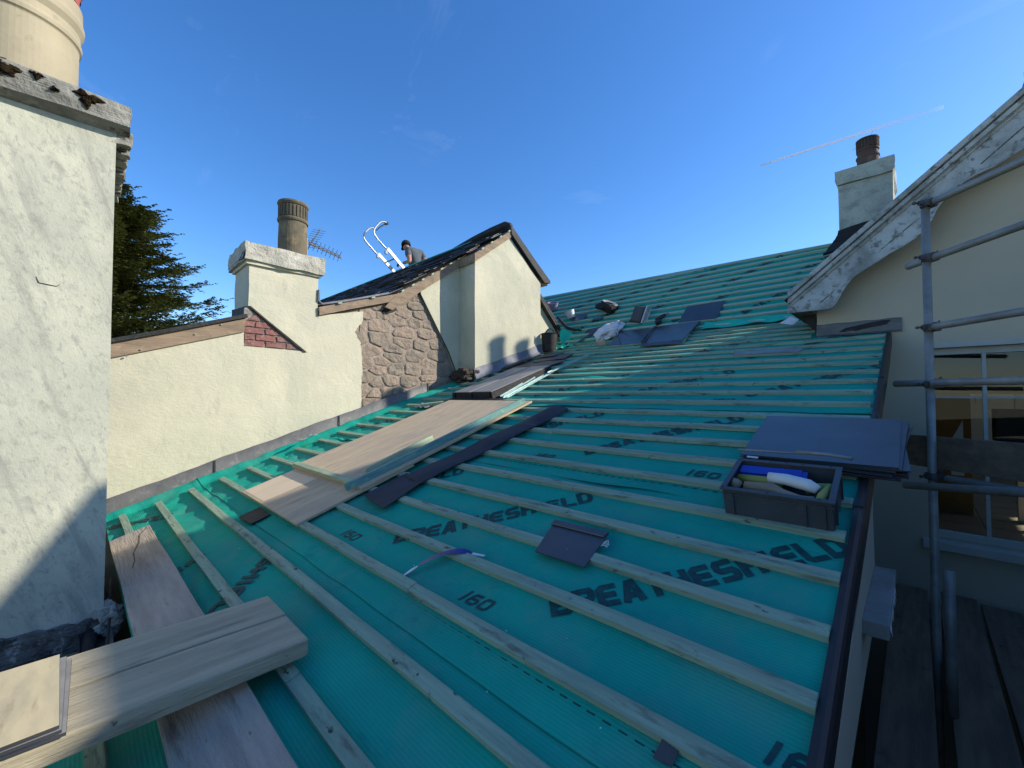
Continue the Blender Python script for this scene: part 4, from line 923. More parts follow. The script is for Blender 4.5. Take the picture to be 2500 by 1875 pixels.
wds = ['nearest the wing wall', 'second from the wing wall', 'third from the wing wall', 'fourth from the wing wall', 'fifth from the wing wall', 'sixth from the wing wall', 'seventh from the wing wall', 'farthest from the wing wall']
xs = [-.005, .105, .345, .580, .815, 1.05, 1.285, 1.52]
x0 = -.095
for i in range(7):
    xa = -.065 if i == 0 else .228+.248*(i-1)
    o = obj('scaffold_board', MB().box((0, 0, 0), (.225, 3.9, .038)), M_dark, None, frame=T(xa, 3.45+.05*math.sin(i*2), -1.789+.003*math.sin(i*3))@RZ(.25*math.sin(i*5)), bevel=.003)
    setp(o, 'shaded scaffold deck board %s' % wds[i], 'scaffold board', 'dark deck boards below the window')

# ------------------------------------------------------------------ things lying on the roof
def RF(u, v, h=0, rot=0): return RM @ T(u, v, h) @ RZ(rot)
def UF(u, v, h=0, rot=0): return UM @ T(u, v, h) @ RZ(rot)
def solo(name, mb, m, frame, label, cat, group=None, **k):
    o = obj(name, mb, m, None, frame=frame, **k); return setp(o, label, cat, group)
def board(L, Wd, Tk, n=14, warp=.002):
    mb = MB(); vs = []
    for i in range(n+1):
        x = -L/2+L*i/n; w = warp*math.sin(x*2.3+1); w2 = warp*math.sin(x*5)
        for yy, zz in ((-Wd/2, 0), (Wd/2, 0), (Wd/2, Tk), (-Wd/2, Tk)): vs.append((x, yy+w2, zz+w))
    return mb.add(vs, [(i*4+j, i*4+(j+1) % 4, i*4+4+(j+1) % 4, i*4+4+j) for i in range(n) for j in range(4)]+[(0, 1, 2, 3), (n*4+3, n*4+2, n*4+1, n*4)])
# scaffold boards
solo('scaffold_board', board(3.9, .232, .036, 20), M_scaf, RF(-2.245, .345, .028, .35), 'cracked grey board lying along the battens, running under the crossed pair', 'scaffold board', bevel=.003)
crk = [(-.02, .0), (-.06, .05), (-.10, .13), (-.09, .22), (-.13, .34), (-.12, .46)]
mb = MB()
p = [(-4.15+.0, .43), (-4.03, .375), (-3.86, .36), (-3.66, .315), (-3.50, .31), (-3.38, .29)]
for (a, b) in zip(p[:-1], p[1:]):
    d = (Vector(b)-Vector(a)).normalized(); nn = Vector((-d.y, d.x))*.0028
    mb.add([(a[0]-nn.x, a[1]-nn.y, .0655), (b[0]-nn.x*.8, b[1]-nn.y*.8, .0655), (b[0]+nn.x*.8, b[1]+nn.y*.8, .0655), (a[0]+nn.x, a[1]+nn.y, .0655)], [(0, 1, 2, 3)])
cr = obj('board_crack', mb, M_tar, bpy.data.objects['scaffold_board.007'] if 'scaffold_board.007' in bpy.data.objects else bpy.data.objects['scaffold_board'])
cr.matrix_parent_inverse = cr.parent.matrix_basis.inverted() @ RM
ZP = -.88
def yboard(y0, y1, wd, tk, n=14):
    mb = board(y1-y0, wd, tk, n, .0015); return mb.xf(Matrix.Rotation(R(90), 4, 'Z'))
PL, PR = -2.073, -1.600
y0_, y1_ = -1.15, .605
solo('scaffold_board', yboard(y0_, y1_, .222, .038), M_scafY, T(PL+.112, (y0_+y1_)/2, ZP-.038), 'upper of two crossed planks bridging from the chimney, greener top', 'scaffold board', bevel=.004)
solo('scaffold_board', yboard(y0_, y1_-.004, .236, .062), M_scafY, T(PR-.120, (y0_+y1_)/2, ZP-.062), 'lower of two crossed planks, thick edge toward the camera and a knot', 'scaffold board', bevel=.006)
# support under the crossed planks
solo('timber_packer', MB().box((0, 0, 0), (.30, .09, .10)), M_timber, T(-1.95, -.62, ZP-.113), 'short timber packer under the crossed planks', 'timber block')
# cream slates stacked on the planks
rg = random.Random(4)
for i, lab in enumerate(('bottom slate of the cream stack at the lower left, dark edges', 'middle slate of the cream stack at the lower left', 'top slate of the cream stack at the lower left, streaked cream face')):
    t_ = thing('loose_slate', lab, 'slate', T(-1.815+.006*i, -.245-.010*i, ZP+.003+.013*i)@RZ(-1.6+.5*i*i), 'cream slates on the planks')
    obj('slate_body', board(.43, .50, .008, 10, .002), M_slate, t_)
    obj('slate_face', board(.4285, .4985, .0015, 10, .002).xf(T(0, 0, .0087)), M_slatecream if i == 2 else M_slatepale, t_)  # only the top slate has the streaked cream face over its dark body

# plywood
def sheet(name, u0, v0, u1, v1, th, h, rot, label, m=M_ply, cat='plywood sheet'):
    t_ = thing(name, label, cat, RF((u0+u1)/2, (v0+v1)/2, h, rot)); a, b = (u1-u0)/2, (v1-v0)/2
    obj('face', MB().box((0, 0, th-.002), (2*a, 2*b, .004)), m, t_)
    obj('edge', MB().box((0, 0, (th-.004)/2), (2*a-.001, 2*b-.001, th-.004)), M_plyedge, t_)
    return t_
sheet('plywood_sheet', -4.11, 1.05, -2.83, 1.95, .015, .027, -.4, 'lower plywood sheet with a pale corner, under the long sheet')
sheet('plywood_sheet', -4.19, 1.50, -2.83, 3.43, .018, .044, .3, 'long tan plywood sheet carrying loose timbers, beside the cream wall')
cp_ = MB().add([(-4.095, 1.075, .0432), (-3.58, 1.072, .0432), (-3.545, 1.47, .0432), (-4.09, 1.46, .0432)], [(0, 1, 2, 3)])  # paler plywood colour over one corner of the lower sheet
M_plypale = mat('pale_plywood', (.72, .56, .38), (.64, .50, .34), 2.2, (6, .8, 6), rough=.85, spec=.15, bumps=((3, (26, 1, 26), .002, 6),))
pc_ = obj('pale_corner', cp_, M_plypale, [o for o in bpy.data.objects if o.name.startswith('plywood_sheet')][0]); pc_.matrix_parent_inverse = pc_.parent.matrix_basis.inverted() @ RM
def stick(name, a, b, wd, th, h, m, label, cat='timber', n=10):
    a, b = Vector(a), Vector(b); d = b-a; ang = math.degrees(math.atan2(d.y, d.x)); mm = (a+b)/2
    mb = board(d.length, wd, th, n, .0015).xf(Matrix.Rotation(R(-90), 4, 'Z'))
    return solo(name, mb, m, RF(mm.x, mm.y, h, ang+90), label, cat, bevel=.002)
stick('timber_batten', (-4.16, 1.53), (-2.93, 1.515), .050, .025, .063, M_batpale, 'short batten laid across the long plywood sheet', 'batten')
stick('timber_batten', (-2.905, 1.43), (-2.875, 3.36), .030, .055, .063, M_batblue, 'long blue-green batten on edge along the plywood side', 'batten')
stick('timber_batten', (-3.035, 1.66), (-3.075, 2.33), .026, .050, .063, M_batpale, 'short pale green batten offcut on the plywood', 'batten')
# dark flexible strip and slate below it
def strip(name, pts, wd, m, label, cat, curl=0, n=40):
    a, b = Vector(pts[0]), Vector(pts[1]); d = b-a; Ln = d.length; d.normalize(); nn = Vector((-d.y, d.x)); mb = MB(); vs = []; q = 8
    for i in range(n+1):
        s = Ln*i/n
        for j in range(q+1):
            t = j/q-.5; arch = (1-4*t*t)*.030*(.35+.65*sstep(.5, 1, s/Ln))
            p = a+d*s+nn*wd*t; vs.append((p.x, p.y, .030+arch+.006*math.sin(s*9+t)))
    f = [(i*(q+1)+j, i*(q+1)+j+1, (i+1)*(q+1)+j+1, (i+1)*(q+1)+j) for i in range(n) for j in range(q)]
    mb.add(vs, f); o = solo(name, mb, m, RM, label, cat, smooth=True)
    s = o.modifiers.new('thick', 'SOLIDIFY'); s.thickness = .004; s.offset = 1; return o
strip('damp_proof_strip', ((-2.585, 1.76), (-2.40, 3.30)), .25, M_strip, 'long dark curved strip lying beside the plywood', 'roofing strip')
solo('loose_slate', MB().slab([(-2.76, 1.475, .036), (-2.41, 1.425, .034), (-2.47, 1.80, .038), (-2.74, 1.82, .040)], .006), M_strip, RM, 'dark slate poking from the lower end of the curved strip', 'slate')
# dark tape patch on the membrane
solo('loose_slate', MB().slab([(-3.60, .895, .010), (-3.33, .905, .010), (-3.33, 1.035, .012), (-3.60, 1.04, .012)], .005), M_tar, RM, 'narrow black slate offcut between battens below the plywood', 'slate')
# boards stack
bt = thing('panel_stack', 'stack of long dark grey panels leaning up the roof by the breast', 'panels', RF(-3.94, 4.18, .028, .8))
obj('panel_stack_body', MB().box((0, 0, .040), (.70, 1.19, .080)), M_tar, bt)
obj('panel_face', MB().box((-.19, 0, .084), (.30, 1.18, .006)), M_slatepale, bt)
obj('panel_face', MB().box((.17, 0, .086), (.345, 1.18, .008)), M_slatepale, bt)
mb = MB()
for xx, ww in ((-.345, .03), (-.02, .03), (.30, .02)): mb.box((xx, -.60, .045), (ww*1.6, .02, .07), Matrix.Rotation(.2, 3, 'Y'))
obj('binding_strap', mb, M_tar, bt)
solo('black_sheet', MB().box((0, 0, 0), (.95, .16, .012)), M_tar, RF(-3.85, 3.50, .036, -3), 'black sheet sticking out below the panel stack', 'sheet')
# metal strips
def vstrip(a, b, wd, h, m, label, teeth=False, name='metal_strip'):
    a, b = Vector(a), Vector(b); d = b-a; ang = math.degrees(math.atan2(d.y, d.x)); mm = (a+b)/2; Ln = d.length; mb = MB()
    mb.box((0, 0, .006), (wd, Ln, .003)).box((wd/2, 0, .014), (.003, Ln, .018)).box((-wd/2, 0, .012), (.003, Ln, .014))
    if teeth:
        n = int(Ln/.024)
        for i in range(n): mb.box((wd/2+.009, -Ln/2+.012+i*.024, .006), (.018, .012, .003))
    return solo(name, mb, m, RF(mm.x, mm.y, h, ang-90), label, 'metal strip')
vstrip((-3.385, 3.60), (-3.60, 4.98), .06, .030, M_metalstrip, 'serrated zinc strip beside the panel stack', True)
vstrip((-3.455, 3.62), (-3.68, 4.70), .05, .040, M_metalstrip, 'plain zinc strip hard against the panel stack')
vstrip((-3.50, 4.60), (-3.49, 5.62), .055, .052, M_metalstrip, 'zinc strip reaching farthest up the battens past the panel stack')
# slates by the breast
sl4 = [(-4.42, 5.30, .54, .42, 10, .030, 'worn slate of the pile by the breast foot, nearest the panel stack'), (-4.05, 5.22, .50, .40, -6, .040, 'worn slate in the middle of the pile past the panel stack'), (-4.20, 5.62, .55, .40, 14, .036, 'worn slate at the right side of the pile past the panel stack'), (-4.45, 5.85, .40, .34, 4, .046, 'small worn slate below the black rubber tub')]
for i, (u, v, a, b, r_, h, lab) in enumerate(sl4):
    solo('loose_slate', board(a, b, .007, 6, .003), M_slategrey, RF(u, v, h, r_)@RX(-2), lab, 'slate', 'worn slates by the breast')
solo('felt_offcut', board(.65, .16, .004, 20, .018), M_tar, RF(-4.72, 5.35, .05, 78), 'crumpled black felt offcut at the breast foot', 'felt')
# rubber tub
tf = Matrix.Translation(RM @ Vector((-4.83, 6.33, .02)))
tb = thing('rubber_tub', 'black rubber tub with two loop handles beside the breast', 'tub', tf)
obj('tub_body', MB().lathe([(0, 0), (.125, 0), (.135, .05), (.155, .31), (.165, .325), (.155, .332), (.146, .31), (.12, .03), (0, .03)], 30).xf(Matrix.Scale(.92, 4, (1, 0, 0))), M_rubber, tb)
for a in (-.8, 1.1):
    pts = [(.155*math.cos(a)+.0, .155*math.sin(a), .32)]
    pts = [Vector((math.cos(a)*.155, math.sin(a)*.155, .315))+Vector((-math.sin(a)*.07*math.cos(t), math.cos(a)*.07*math.cos(t), .085*math.sin(t))) for t in [math.pi*i/10 for i in range(11)]]
    obj('handle', MB().tube(pts, .009, 8), M_rubber, tb)
# green flap in the valley and gutter piece
def patchmesh(rows):
    mb = MB(); n = len(rows[0]); vs = [p for r_ in rows for p in r_]
    return mb.add(vs, [(i*n+j, i*n+j+1, (i+1)*n+j+1, (i+1)*n+j) for i in range(len(rows)-1) for j in range(n-1)])
FA, FB, FC, FD = onU(1366, 805, .16), onU(1404, 812, .05), onU(1380, 843, .01), onU(1371, 841, .05)
def bil(a, b, c, d, s, t): return a.lerp(b, s).lerp(d.lerp(c, s), t)
rows = [[tuple(bil(FA, FB, FC, FD, s/10, t/10)+Vector((0, 0, .05*math.sin(s/10*5+t/10*2)))) for s in range(11)] for t in range(11)]
o = solo('membrane_flap', patchmesh(rows), M_memb2, UM, 'bright green flap of membrane curling up in the valley', 'membrane', smooth=True, sub=1)
rows = [[tuple(Vector((-5.03+.45*s/10, 6.50+.35*t/8, 0))+Vector((0, 0, .03+.035*math.sin(s*1.9+t)+.02*math.sin(t*2.7)))) for s in range(11)] for t in range(9)]
solo('membrane_offcut', patchmesh(rows), M_memb2, RM, 'crumpled green membrane behind the rubber tub', 'membrane', smooth=True, sub=1)
P = [onU(x, y, h) for x, y, h in ((1362, 775, .20), (1372, 787, .16), (1384, 800, .10), (1400, 805, .06), (1420, 806, .04))]
o = solo('valley_edge_strip', MB().tube(P, [.03, .03, .028, .024, .012], 8), M_tar, UM, 'dark curved strip ending the gable roof in the valley', 'strip', smooth=True)

# crate of tools
hc = .0
ct = thing('tool_crate', 'grey plastic crate of tools resting on the battens below the slate stack', 'crate', RF(-.417, 2.222, .027, .8))
Lx, Ly, Hc, w_ = .395, .300, .118, .006
mb = MB().box((0, 0, .004), (Lx-.02, Ly-.02, .008))
mb.box((0, -Ly/2+.010, Hc/2), (Lx-.02, w_, Hc)).box((0, Ly/2-.010, Hc/2), (Lx-.02, w_, Hc)).box((-Lx/2+.010, 0, Hc/2), (w_, Ly-.026, Hc)).box((Lx/2-.010, 0, Hc/2), (w_, Ly-.026, Hc))
obj('crate_body', mb, M_crate, ct)
mb = MB(); 
for s in (-1, 1): mb.box((0, s*(Ly/2-.007), Hc+.002), (Lx, .022, .008)).box((s*(Lx/2-.011), 0, Hc+.002), (.022, Ly-.036, .008)).box((0, s*(Ly/2-.003), Hc-.022), (Lx-.004, .006, .004))
obj('crate_rim', mb, M_crate, ct, bevel=.002)
mb = MB()
for x in (-.150, .105, .165): 
    for s in (-1, 1): mb.box((x, s*(Ly/2-.004), Hc/2-.008), (.004, .010, Hc-.02))
for y in (-.1, .1):
    for s in (-1, 1): mb.box((s*(Lx/2-.004), y, Hc/2-.008), (.010, .004, Hc-.02))
obj('crate_rib', mb, M_crate, ct)
mb = MB()
for x, y in ((-.185, -.143), (-.02, -.143), (.15, -.143), (-.185, .143), (-.06, .143), (.0, .143), (.06, .143), (.16, .143)): mb.box((x, y, Hc+.0065), (.007, .005, .0015))
obj('rim_hole', mb, M_tar, ct)
CF = ct.matrix_world.copy()
solo('blue_box_tool', MB().box((0, 0, 0), (.235, .052, .030)).box((0, -.027, .0), (.235, .003, .006)).box((.127, 0, -.002), (.02, .045, .024)).box((-.125, 0, -.004), (.03, .02, .018)), M_blue, CF@T(-.055, .088, .092)@RZ(1)@RX(12), 'blue plastic tool case in the crate, against the upper side', 'tool', bevel=.004)
def tool(name, pts, r, m, lab, n=14, **k): return solo(name, MB().tube(pts, r, n), m, CF, lab, 'tool', smooth=True, **k)
tool('rubber_grip', [(-.17, .025, .085), (-.05, .02, .088), (.0, .02, .088)], [.020, .021, .020], M_yellow, 'olive grip lying under the white roll in the crate')
tool('rubber_grip', [(.08, .025, .070), (.12, .032, .075), (.17, .045, .078)], [.022, .022, .020], M_yellow, 'olive grip at the far right of the crate')
tool('rubber_grip', [(.140, -.115, .082), (.150, -.06, .095), (.168, .0, .110)], [.016, .018, .012], M_yellow, 'pale green grip standing in the near right corner of the crate')
tool('white_roll', [(-.045, .012, .112), (.02, .006, .114), (.10, -.018, .112), (.132, -.034, .106)], [.023, .024, .025, .018], M_whitepl, 'white ribbed plastic roll on top in the crate')
tool('hammer_handle', [(-.125, -.052, .092), (-.02, -.056, .096), (.02, -.074, .092), (.08, -.092, .088), (.125, -.094, .088)], [.020, .024, .017, .014, .017], M_handle, 'wooden hammer handle lying along the near side of the crate')
tool('mallet_end', [(-.172, -.058, .075), (-.150, -.052, .112)], [.019, .020], M_handle, 'round wooden mallet end in the near left of the crate')
# slate stack
for i in range(9):
    rot = [-2, 3, -5, 1.5, -6.5, 4, -4.2, -2.0, 0][i]; lab = ['lowest', 'second lowest', 'third lowest', 'fourth lowest', 'middle', 'fourth from the top', 'third from the top', 'second from the top', 'top'][i]
    solo('new_slate', board(.60, .575, .0062, 6, .0006), M_slate, RF(-.35+.004*math.sin(i*3)-(0 if i == 8 else -.010), 2.83+.004*math.cos(i*2), .030+.0072*i, rot), '%s slate of the large new stack behind the crate' % lab, 'slate', 'large new slates stacked behind the crate')
sp = [o for o in bpy.data.objects if o.name.startswith('new_slate')]
solo('packaging_scrap', MB().box((0, 0, 0), (.05, .012, .004)), M_paper, RF(-.595, 2.515, .094, -4), 'white paper scrap on the near edge of the slate stack', 'paper')
solo('slate_ripper', MB().tube([(-.64, 2.46, .155), (-.30, 2.475, .155)], .005, 8).tube([(-.40, 2.475, .16), (-.28, 2.478, .157), (-.20, 2.47, .150)], .008, 8).tube([(-.215, 2.47, .15), (-.20, 2.455, .15), (-.19, 2.50, .15)], .003, 6), M_galv, RM, 'long thin steel ripper laid on the crate rim by the slates', 'tool', smooth=True)
# single slate over two battens
a_, b_, c_, d_ = (-1.282, 1.735, .030), (-.990, 1.742, .030), (-.965, 1.505, .0285), (-1.222, 1.500, .0285)
tt = thing('small_slate', 'single small dark slate with a folded lip hanging over one batten', 'slate', RM)
obj('slate_body', MB().slab([d_, c_, b_, a_], .005), M_slate, tt)
obj('slate_lip', MB().slab([(-1.279, 1.700, .034), (-.992, 1.706, .034), (-.990, 1.745, .035), (-1.284, 1.738, .035)], .004).tube([(-1.279, 1.700, .035), (-.992, 1.706, .035)], .004, 6), M_slate, tt)
mb = MB(); 
for i in range(4): mb.tube([(-.985, 1.655+.01*i, .022), (-.965, 1.66+.012*i, .03), (-.95, 1.655+.006*i, .026)], .0016, 5)
obj('frayed_edge', mb, M_paper, tt)
# navy tape
TP = [(-1.70, 1.115, .012), (-1.68, 1.18, .022), (-1.655, 1.235, .034), (-1.60, 1.31, .040), (-1.54, 1.352, .036), (-1.50, 1.368, .020), (-1.435, 1.385, .016)]
tt = thing('tape_scrap', 'twisted navy blue tape scrap with white ends across a batten', 'tape', RM)
def ribbon(pts, w, tw=.6):
    mb = MB(); vs = []; n = len(pts)
    for i, p in enumerate(pts):
        p = Vector(p); t = (Vector(pts[min(i+1, n-1)])-Vector(pts[max(i-1, 0)])).normalized(); s = t.cross(Vector((0, 0, 1))).normalized(); a = tw*math.sin(i*1.3)
        s = s*math.cos(a)+Vector((0, 0, 1))*math.sin(a); ww = w*(.5 if i in (0, n-1) else 1); vs += [p-s*ww, p+s*ww]
    return mb.add(vs, [(2*i, 2*i+1, 2*i+3, 2*i+2) for i in range(n-1)])
obj('tape_middle', ribbon(TP[1:6], .019, .2), M_tape, tt, sub=1)
obj('tape_end', ribbon([TP[0], (-1.69, 1.15, .018), TP[1]], .013, .2), M_paper, tt)
obj('tape_end', ribbon(TP[5:], .016, .2), M_paper, tt)
solo('paper_scrap', patchmesh([[(-5.10+.10*i, 1.86+.09*j, .06+.03*((i-j) % 2)+.02*i) for i in range(3)] for j in range(3)]), M_paper, RF(0.02, .02, 0), 'crumpled white paper scrap against the lead flashing', 'paper', sub=1)
a = on(1895, 785, 1, 5.50); 
solo('paper_scrap', MB().slab([tuple(on(1903, 789, 1, 6.05)), tuple(on(1936, 793, 1, 5.98)), tuple(on(1951, 780, 1, 6.0)), tuple(on(1930, 773, 1, 6.06))], .003), M_paper, Matrix.Identity(4), 'white curled sheet under the house eaves', 'paper')
solo('grey_batten_slab', MB().box((0, 0, 0), (.60, .13, .010)), M_slatepale, RF(-1.08, 5.13, .036, -1.5), 'pale grey slate lying flat across the far battens near the house', 'slate')
solo('slate_chip', MB().slab([(-.462, 1.012, .012), (-.42, 1.022, .006), (-.415, 1.062, .02), (-.455, 1.055, .026)], .003), M_slategrey, RM, 'small slate chip at the bottom beside the printed dashes', 'slate')
# wooden offcut and rag left of panels
stick('timber_batten', (-4.62, 3.28), (-4.30, 3.40), .045, .022, .03, M_batpale, 'short batten offcut above the plywood top by the flashing', 'batten')
rows = [[(-4.72+.30*i/8, 3.22+.16*j/5, .032+.022*math.sin(i*2.3+j)*math.cos(j*1.9)) for i in range(9)] for j in range(6)]
solo('plastic_wrap', patchmesh(rows), M_slatepale, RM, 'grey crumpled plastic between the plywood top and flashing', 'plastic', smooth=True, sub=1)

# ---- things on the steep upper roof
def upbox(u, w, h, rot): return UM @ T(u, w, h) @ RZ(rot)
def upright(u, w, rot=0):                     # stands plumb on the upper roof
    p = UM @ Vector((u, w, .03)); return Matrix.Translation(p) @ RZ(rot)
def bucket(name, r1, r2, h, m, fr, lab, cat, tilt=0):
    t_ = thing(name, lab, cat, fr@RX(tilt)); obj('bucket_body', MB().lathe([(0, 0), (r1, 0), (r2, h), (r2+.008, h), (r2+.008, h+.012), (r2-.006, h+.012), (r1-.006, .01), (0, .01)], 26), m, t_)
    pts = [(r2*math.cos(t), -.03-.05*math.sin(t), h+.0) for t in [math.pi*i/10 for i in range(11)]]; obj('bucket_handle', MB().tube(pts, .003, 6), M_galv, t_); return t_
q = onU(1393, 778, .03); bucket('plastic_bucket', .082, .100, .15, M_whitepl, upright(q.x+.02, q.y+.02)@RY(-14), 'white plastic bucket on the upper battens by the valley', 'bucket', 12)
q = onU(1350, 756, .03); bucket('plastic_bucket', .10, .125, .16, mat('lilac_plastic', (.30, .26, .36), (.20, .18, .24), 6, rough=.5), upright(q.x, q.y)@RY(16), 'lilac grey bucket half hidden behind the gable verge', 'bucket', 20)
q = onU(1483, 762, .03)
o = MB().lathe([(0, -.01), (.15, 0), (.185, .10), (.17, .17), (.155, .175), (.12, .05), (0, .03)], 20); 
bg_ = thing('black_tub', 'collapsed black rubber tub lying on the upper battens', 'tub', UM@T(q.x, q.y, .05)@RZ(20)@RY(38)@RX(-15))
obj('tub_body', o, M_rubber, bg_, cuts=1, wob=(.03, 5))
obj('tub_lining', MB().lathe([(.10, .165), (.165, .18), (.158, .19), (.10, .17)], 20), M_slatepale, bg_)
obj('slumped_side', MB().lathe([(0, 0), (.10, 0), (.12, .05), (.08, .10), (0, .12)], 14, (-.15, -.05, .02)), M_rubber, bg_, cuts=1, wob=(.04, 6))
# slates on the upper roof
def uslate(pts, lab, m=M_slate, h=.034, cat='slate', th=.006):
    P = [onU(x, y, h) for x, y in pts]; return solo('new_slate', MB().slab([tuple(p) for p in P], th), m, UM, lab, cat)
uslate([(1397, 785), (1425, 779), (1436, 766), (1402, 768)], 'dark slate beside the white bucket')
uslate([(1443, 783), (1470, 779), (1474, 773), (1450, 777)], 'dark narrow slate right of the white bucket')
uslate([(1427, 814), (1462, 809), (1469, 797), (1434, 804)], 'dark slate left of the crumpled white bag', M_slategrey)
uslate([(1655.6, 787.4), (1750, 776.6), (1769.8, 733.6), (1677.7, 748.3)], 'large dark slate alone highest on the right of the upper battens')
def brslate(lo, hi, lab, hl, hh, th=.006, m=M_slate):
    L_ = [RM @ onR(x, y, hl) for x, y in lo]; U_ = [UM @ onU(x, y, hh) for x, y in hi]
    return solo('new_slate', MB().slab([tuple(p) for p in (L_[0], L_[1], U_[1], U_[0])], th), m, Matrix.Identity(4), lab, 'slate')
brslate([(1482, 844), (1563, 837)], [(1594, 800), (1516, 808)], 'dark slate right of the crumpled white bag, below the drill', .03, .034)
brslate([(1566, 844), (1660, 837)], [(1709, 783), (1606, 797)], 'wide dark slate at the back of the fanned pile', .032, .036)
brslate([(1563, 845), (1660, 838)], [(1693, 805), (1597, 812)], 'paler slate in front on the fanned pile', .045, .050, .006, M_slategrey)
brslate([(1661, 836.5), (1672, 833)], [(1697, 797), (1690, 803)], 'raw pale timber showing at the fanned pile edge', .030, .034, .004, M_batpale).name = 'timber_wedge'
# organiser box
q = onU(1553, 788, .03)
tb2 = thing('organiser_case', 'dark organiser case with clear lid standing on the upper battens', 'case', upright(q.x, q.y, -8)@RY(14)@RX(-12))
obj('case_body', MB().box((0, .03, .15), (.24, .13, .30)), M_black, tb2, bevel=.008)
obj('clear_lid', MB().box((.128, .03, .155), (.014, .115, .27)), M_clear, tb2, bevel=.004)
obj('clear_lid', MB().box((0, -.040, .155), (.20, .012, .27)), M_crate, tb2, bevel=.004)
mb = MB()
for y in (-.035, .095): mb.box((.135, y, .155), (.02, .012, .30))
mb.box((.135, .03, .302), (.022, .14, .012)).box((.135, .03, .006), (.022, .14, .012))
obj('lid_frame', mb, M_whitepl, tb2)
obj('case_handle', MB().tube([(-.06, .03, .30), (-.06, .03, .335), (.06, .03, .335), (.06, .03, .30)], .008, 8), M_black, tb2)
# cordless tool with strap
q = onU(1606, 785, .03)
dr = thing('cordless_drill', 'black cordless drill lying above the dark slates', 'drill', UM@T(q.x, q.y, .05)@RZ(38))
obj('drill_body', MB().tube([(-.02, 0, .02), (.10, 0, .035), (.16, 0, .04)], [.034, .036, .026], 12).box((-.01, -.05, .02), (.045, .12, .035)), M_black, dr, bevel=.004)
obj('drill_chuck', MB().tube([(.16, 0, .04), (.20, 0, .042), (.215, 0, .043)], [.020, .024, .012], 12), M_galv, dr)
obj('battery_pack', MB().box((-.02, -.125, .025), (.10, .055, .065)), M_black, dr, bevel=.006)
P = [UM @ onU(x, y, .05) for x, y in ((1601, 800), (1592, 812))]+[RM @ onR(x, y, .06) for x, y in ((1584, 822), (1572, 833), (1565, 841))]
mb = MB(); mb.tube(P, [.035, .045, .03, .012, .006], 8); solo('tool_strap', mb, M_black, Matrix.Identity(4), 'black tool strap trailing between the two dark slates', 'strap', smooth=True)
# crumpled white bag with timber block
q = onU(1487, 812, .06)
bmx = bmesh.new(); bmesh.ops.create_icosphere(bmx, subdivisions=4, radius=1)
vs = []
for v in bmx.verts:
    c = v.co.copy(); f = 1+.55*noise.noise(c*1.7+Vector((3, 1, 2)))+.30*abs(noise.noise(c*4.1))+.12*noise.noise(c*9)
    vs.append(Vector((c.x*.17*f+c.y*.05, c.y*.24*f, max(-.02, c.z*.12*f))))
mb = MB(); mb.add(vs, [tuple(v.index for v in f.verts) for f in bmx.faces]); bmx.free()
solo('plastic_bag', mb, M_paper, UM@T(q.x, q.y, .07)@RZ(-20), 'crumpled white plastic bag on the upper battens', 'bag')
q = onR(1472, 841, .03); solo('timber_block', MB().box((0, 0, .035), (.12, .10, .07)), M_plyedge, RF(q.x, q.y-.02, .03, 20), 'raw timber block under the white bag', 'timber block', bevel=.003)
q = onU(1510, 800, .05); solo('glove', MB().lathe([(0, 0), (.07, 0), (.085, .05), (.05, .10), (0, .11)], 12), M_crate, UM@T(q.x, q.y, .03), 'dark grey bundle behind the white bag', 'bundle', cuts=1, wob=(.02, 9))
solo('felt_offcut', board(.36, .07, .003, 10, .006), M_slategrey, UM@T(onU(1428, 828, .03).x, onU(1428, 828, .03).y+.05, .04)@RZ(58), 'narrow grey strip lying left of the white bag', 'strip')
P = [UM @ onU(1502, 811, .12), UM @ onU(1507, 818, .10), RM @ onR(1512, 828, .06), RM @ onR(1516, 841, .05)]
solo('black_cable', MB().tube(P, .006, 8), M_black, Matrix.Identity(4), 'short black cable arching from the white bag over a slate', 'cable', smooth=True)
# crumbs of mortar and chips scattered over the roof
mb = MB(); rg = random.Random(99)
for i in range(420):
    if rg.random() < .6: u, v = -5.0+abs(rg.gauss(0, .45)), rg.uniform(.2, 6.0)
    else: u, v = rg.uniform(-4.8, -.25), rg.uniform(.2, 6.4)
    s = rg.uniform(.0015, .006)*(1.6 if v > 3 else 1); h = float(Hn(u, v))+.002
    ph = ((v-B0) % BG); h = .028 if ph > BG-.05 else h
    mb.add([Vector((u, v, h))+Vector((rg.uniform(-s, s), rg.uniform(-s, s), rg.uniform(0, s))) for _ in range(4)], [(0, 1, 2), (0, 2, 3), (0, 3, 1), (1, 3, 2)])
o = obj('mortar_crumbs', mb, M_paper, None, frame=RM); o['kind'] = 'stuff'

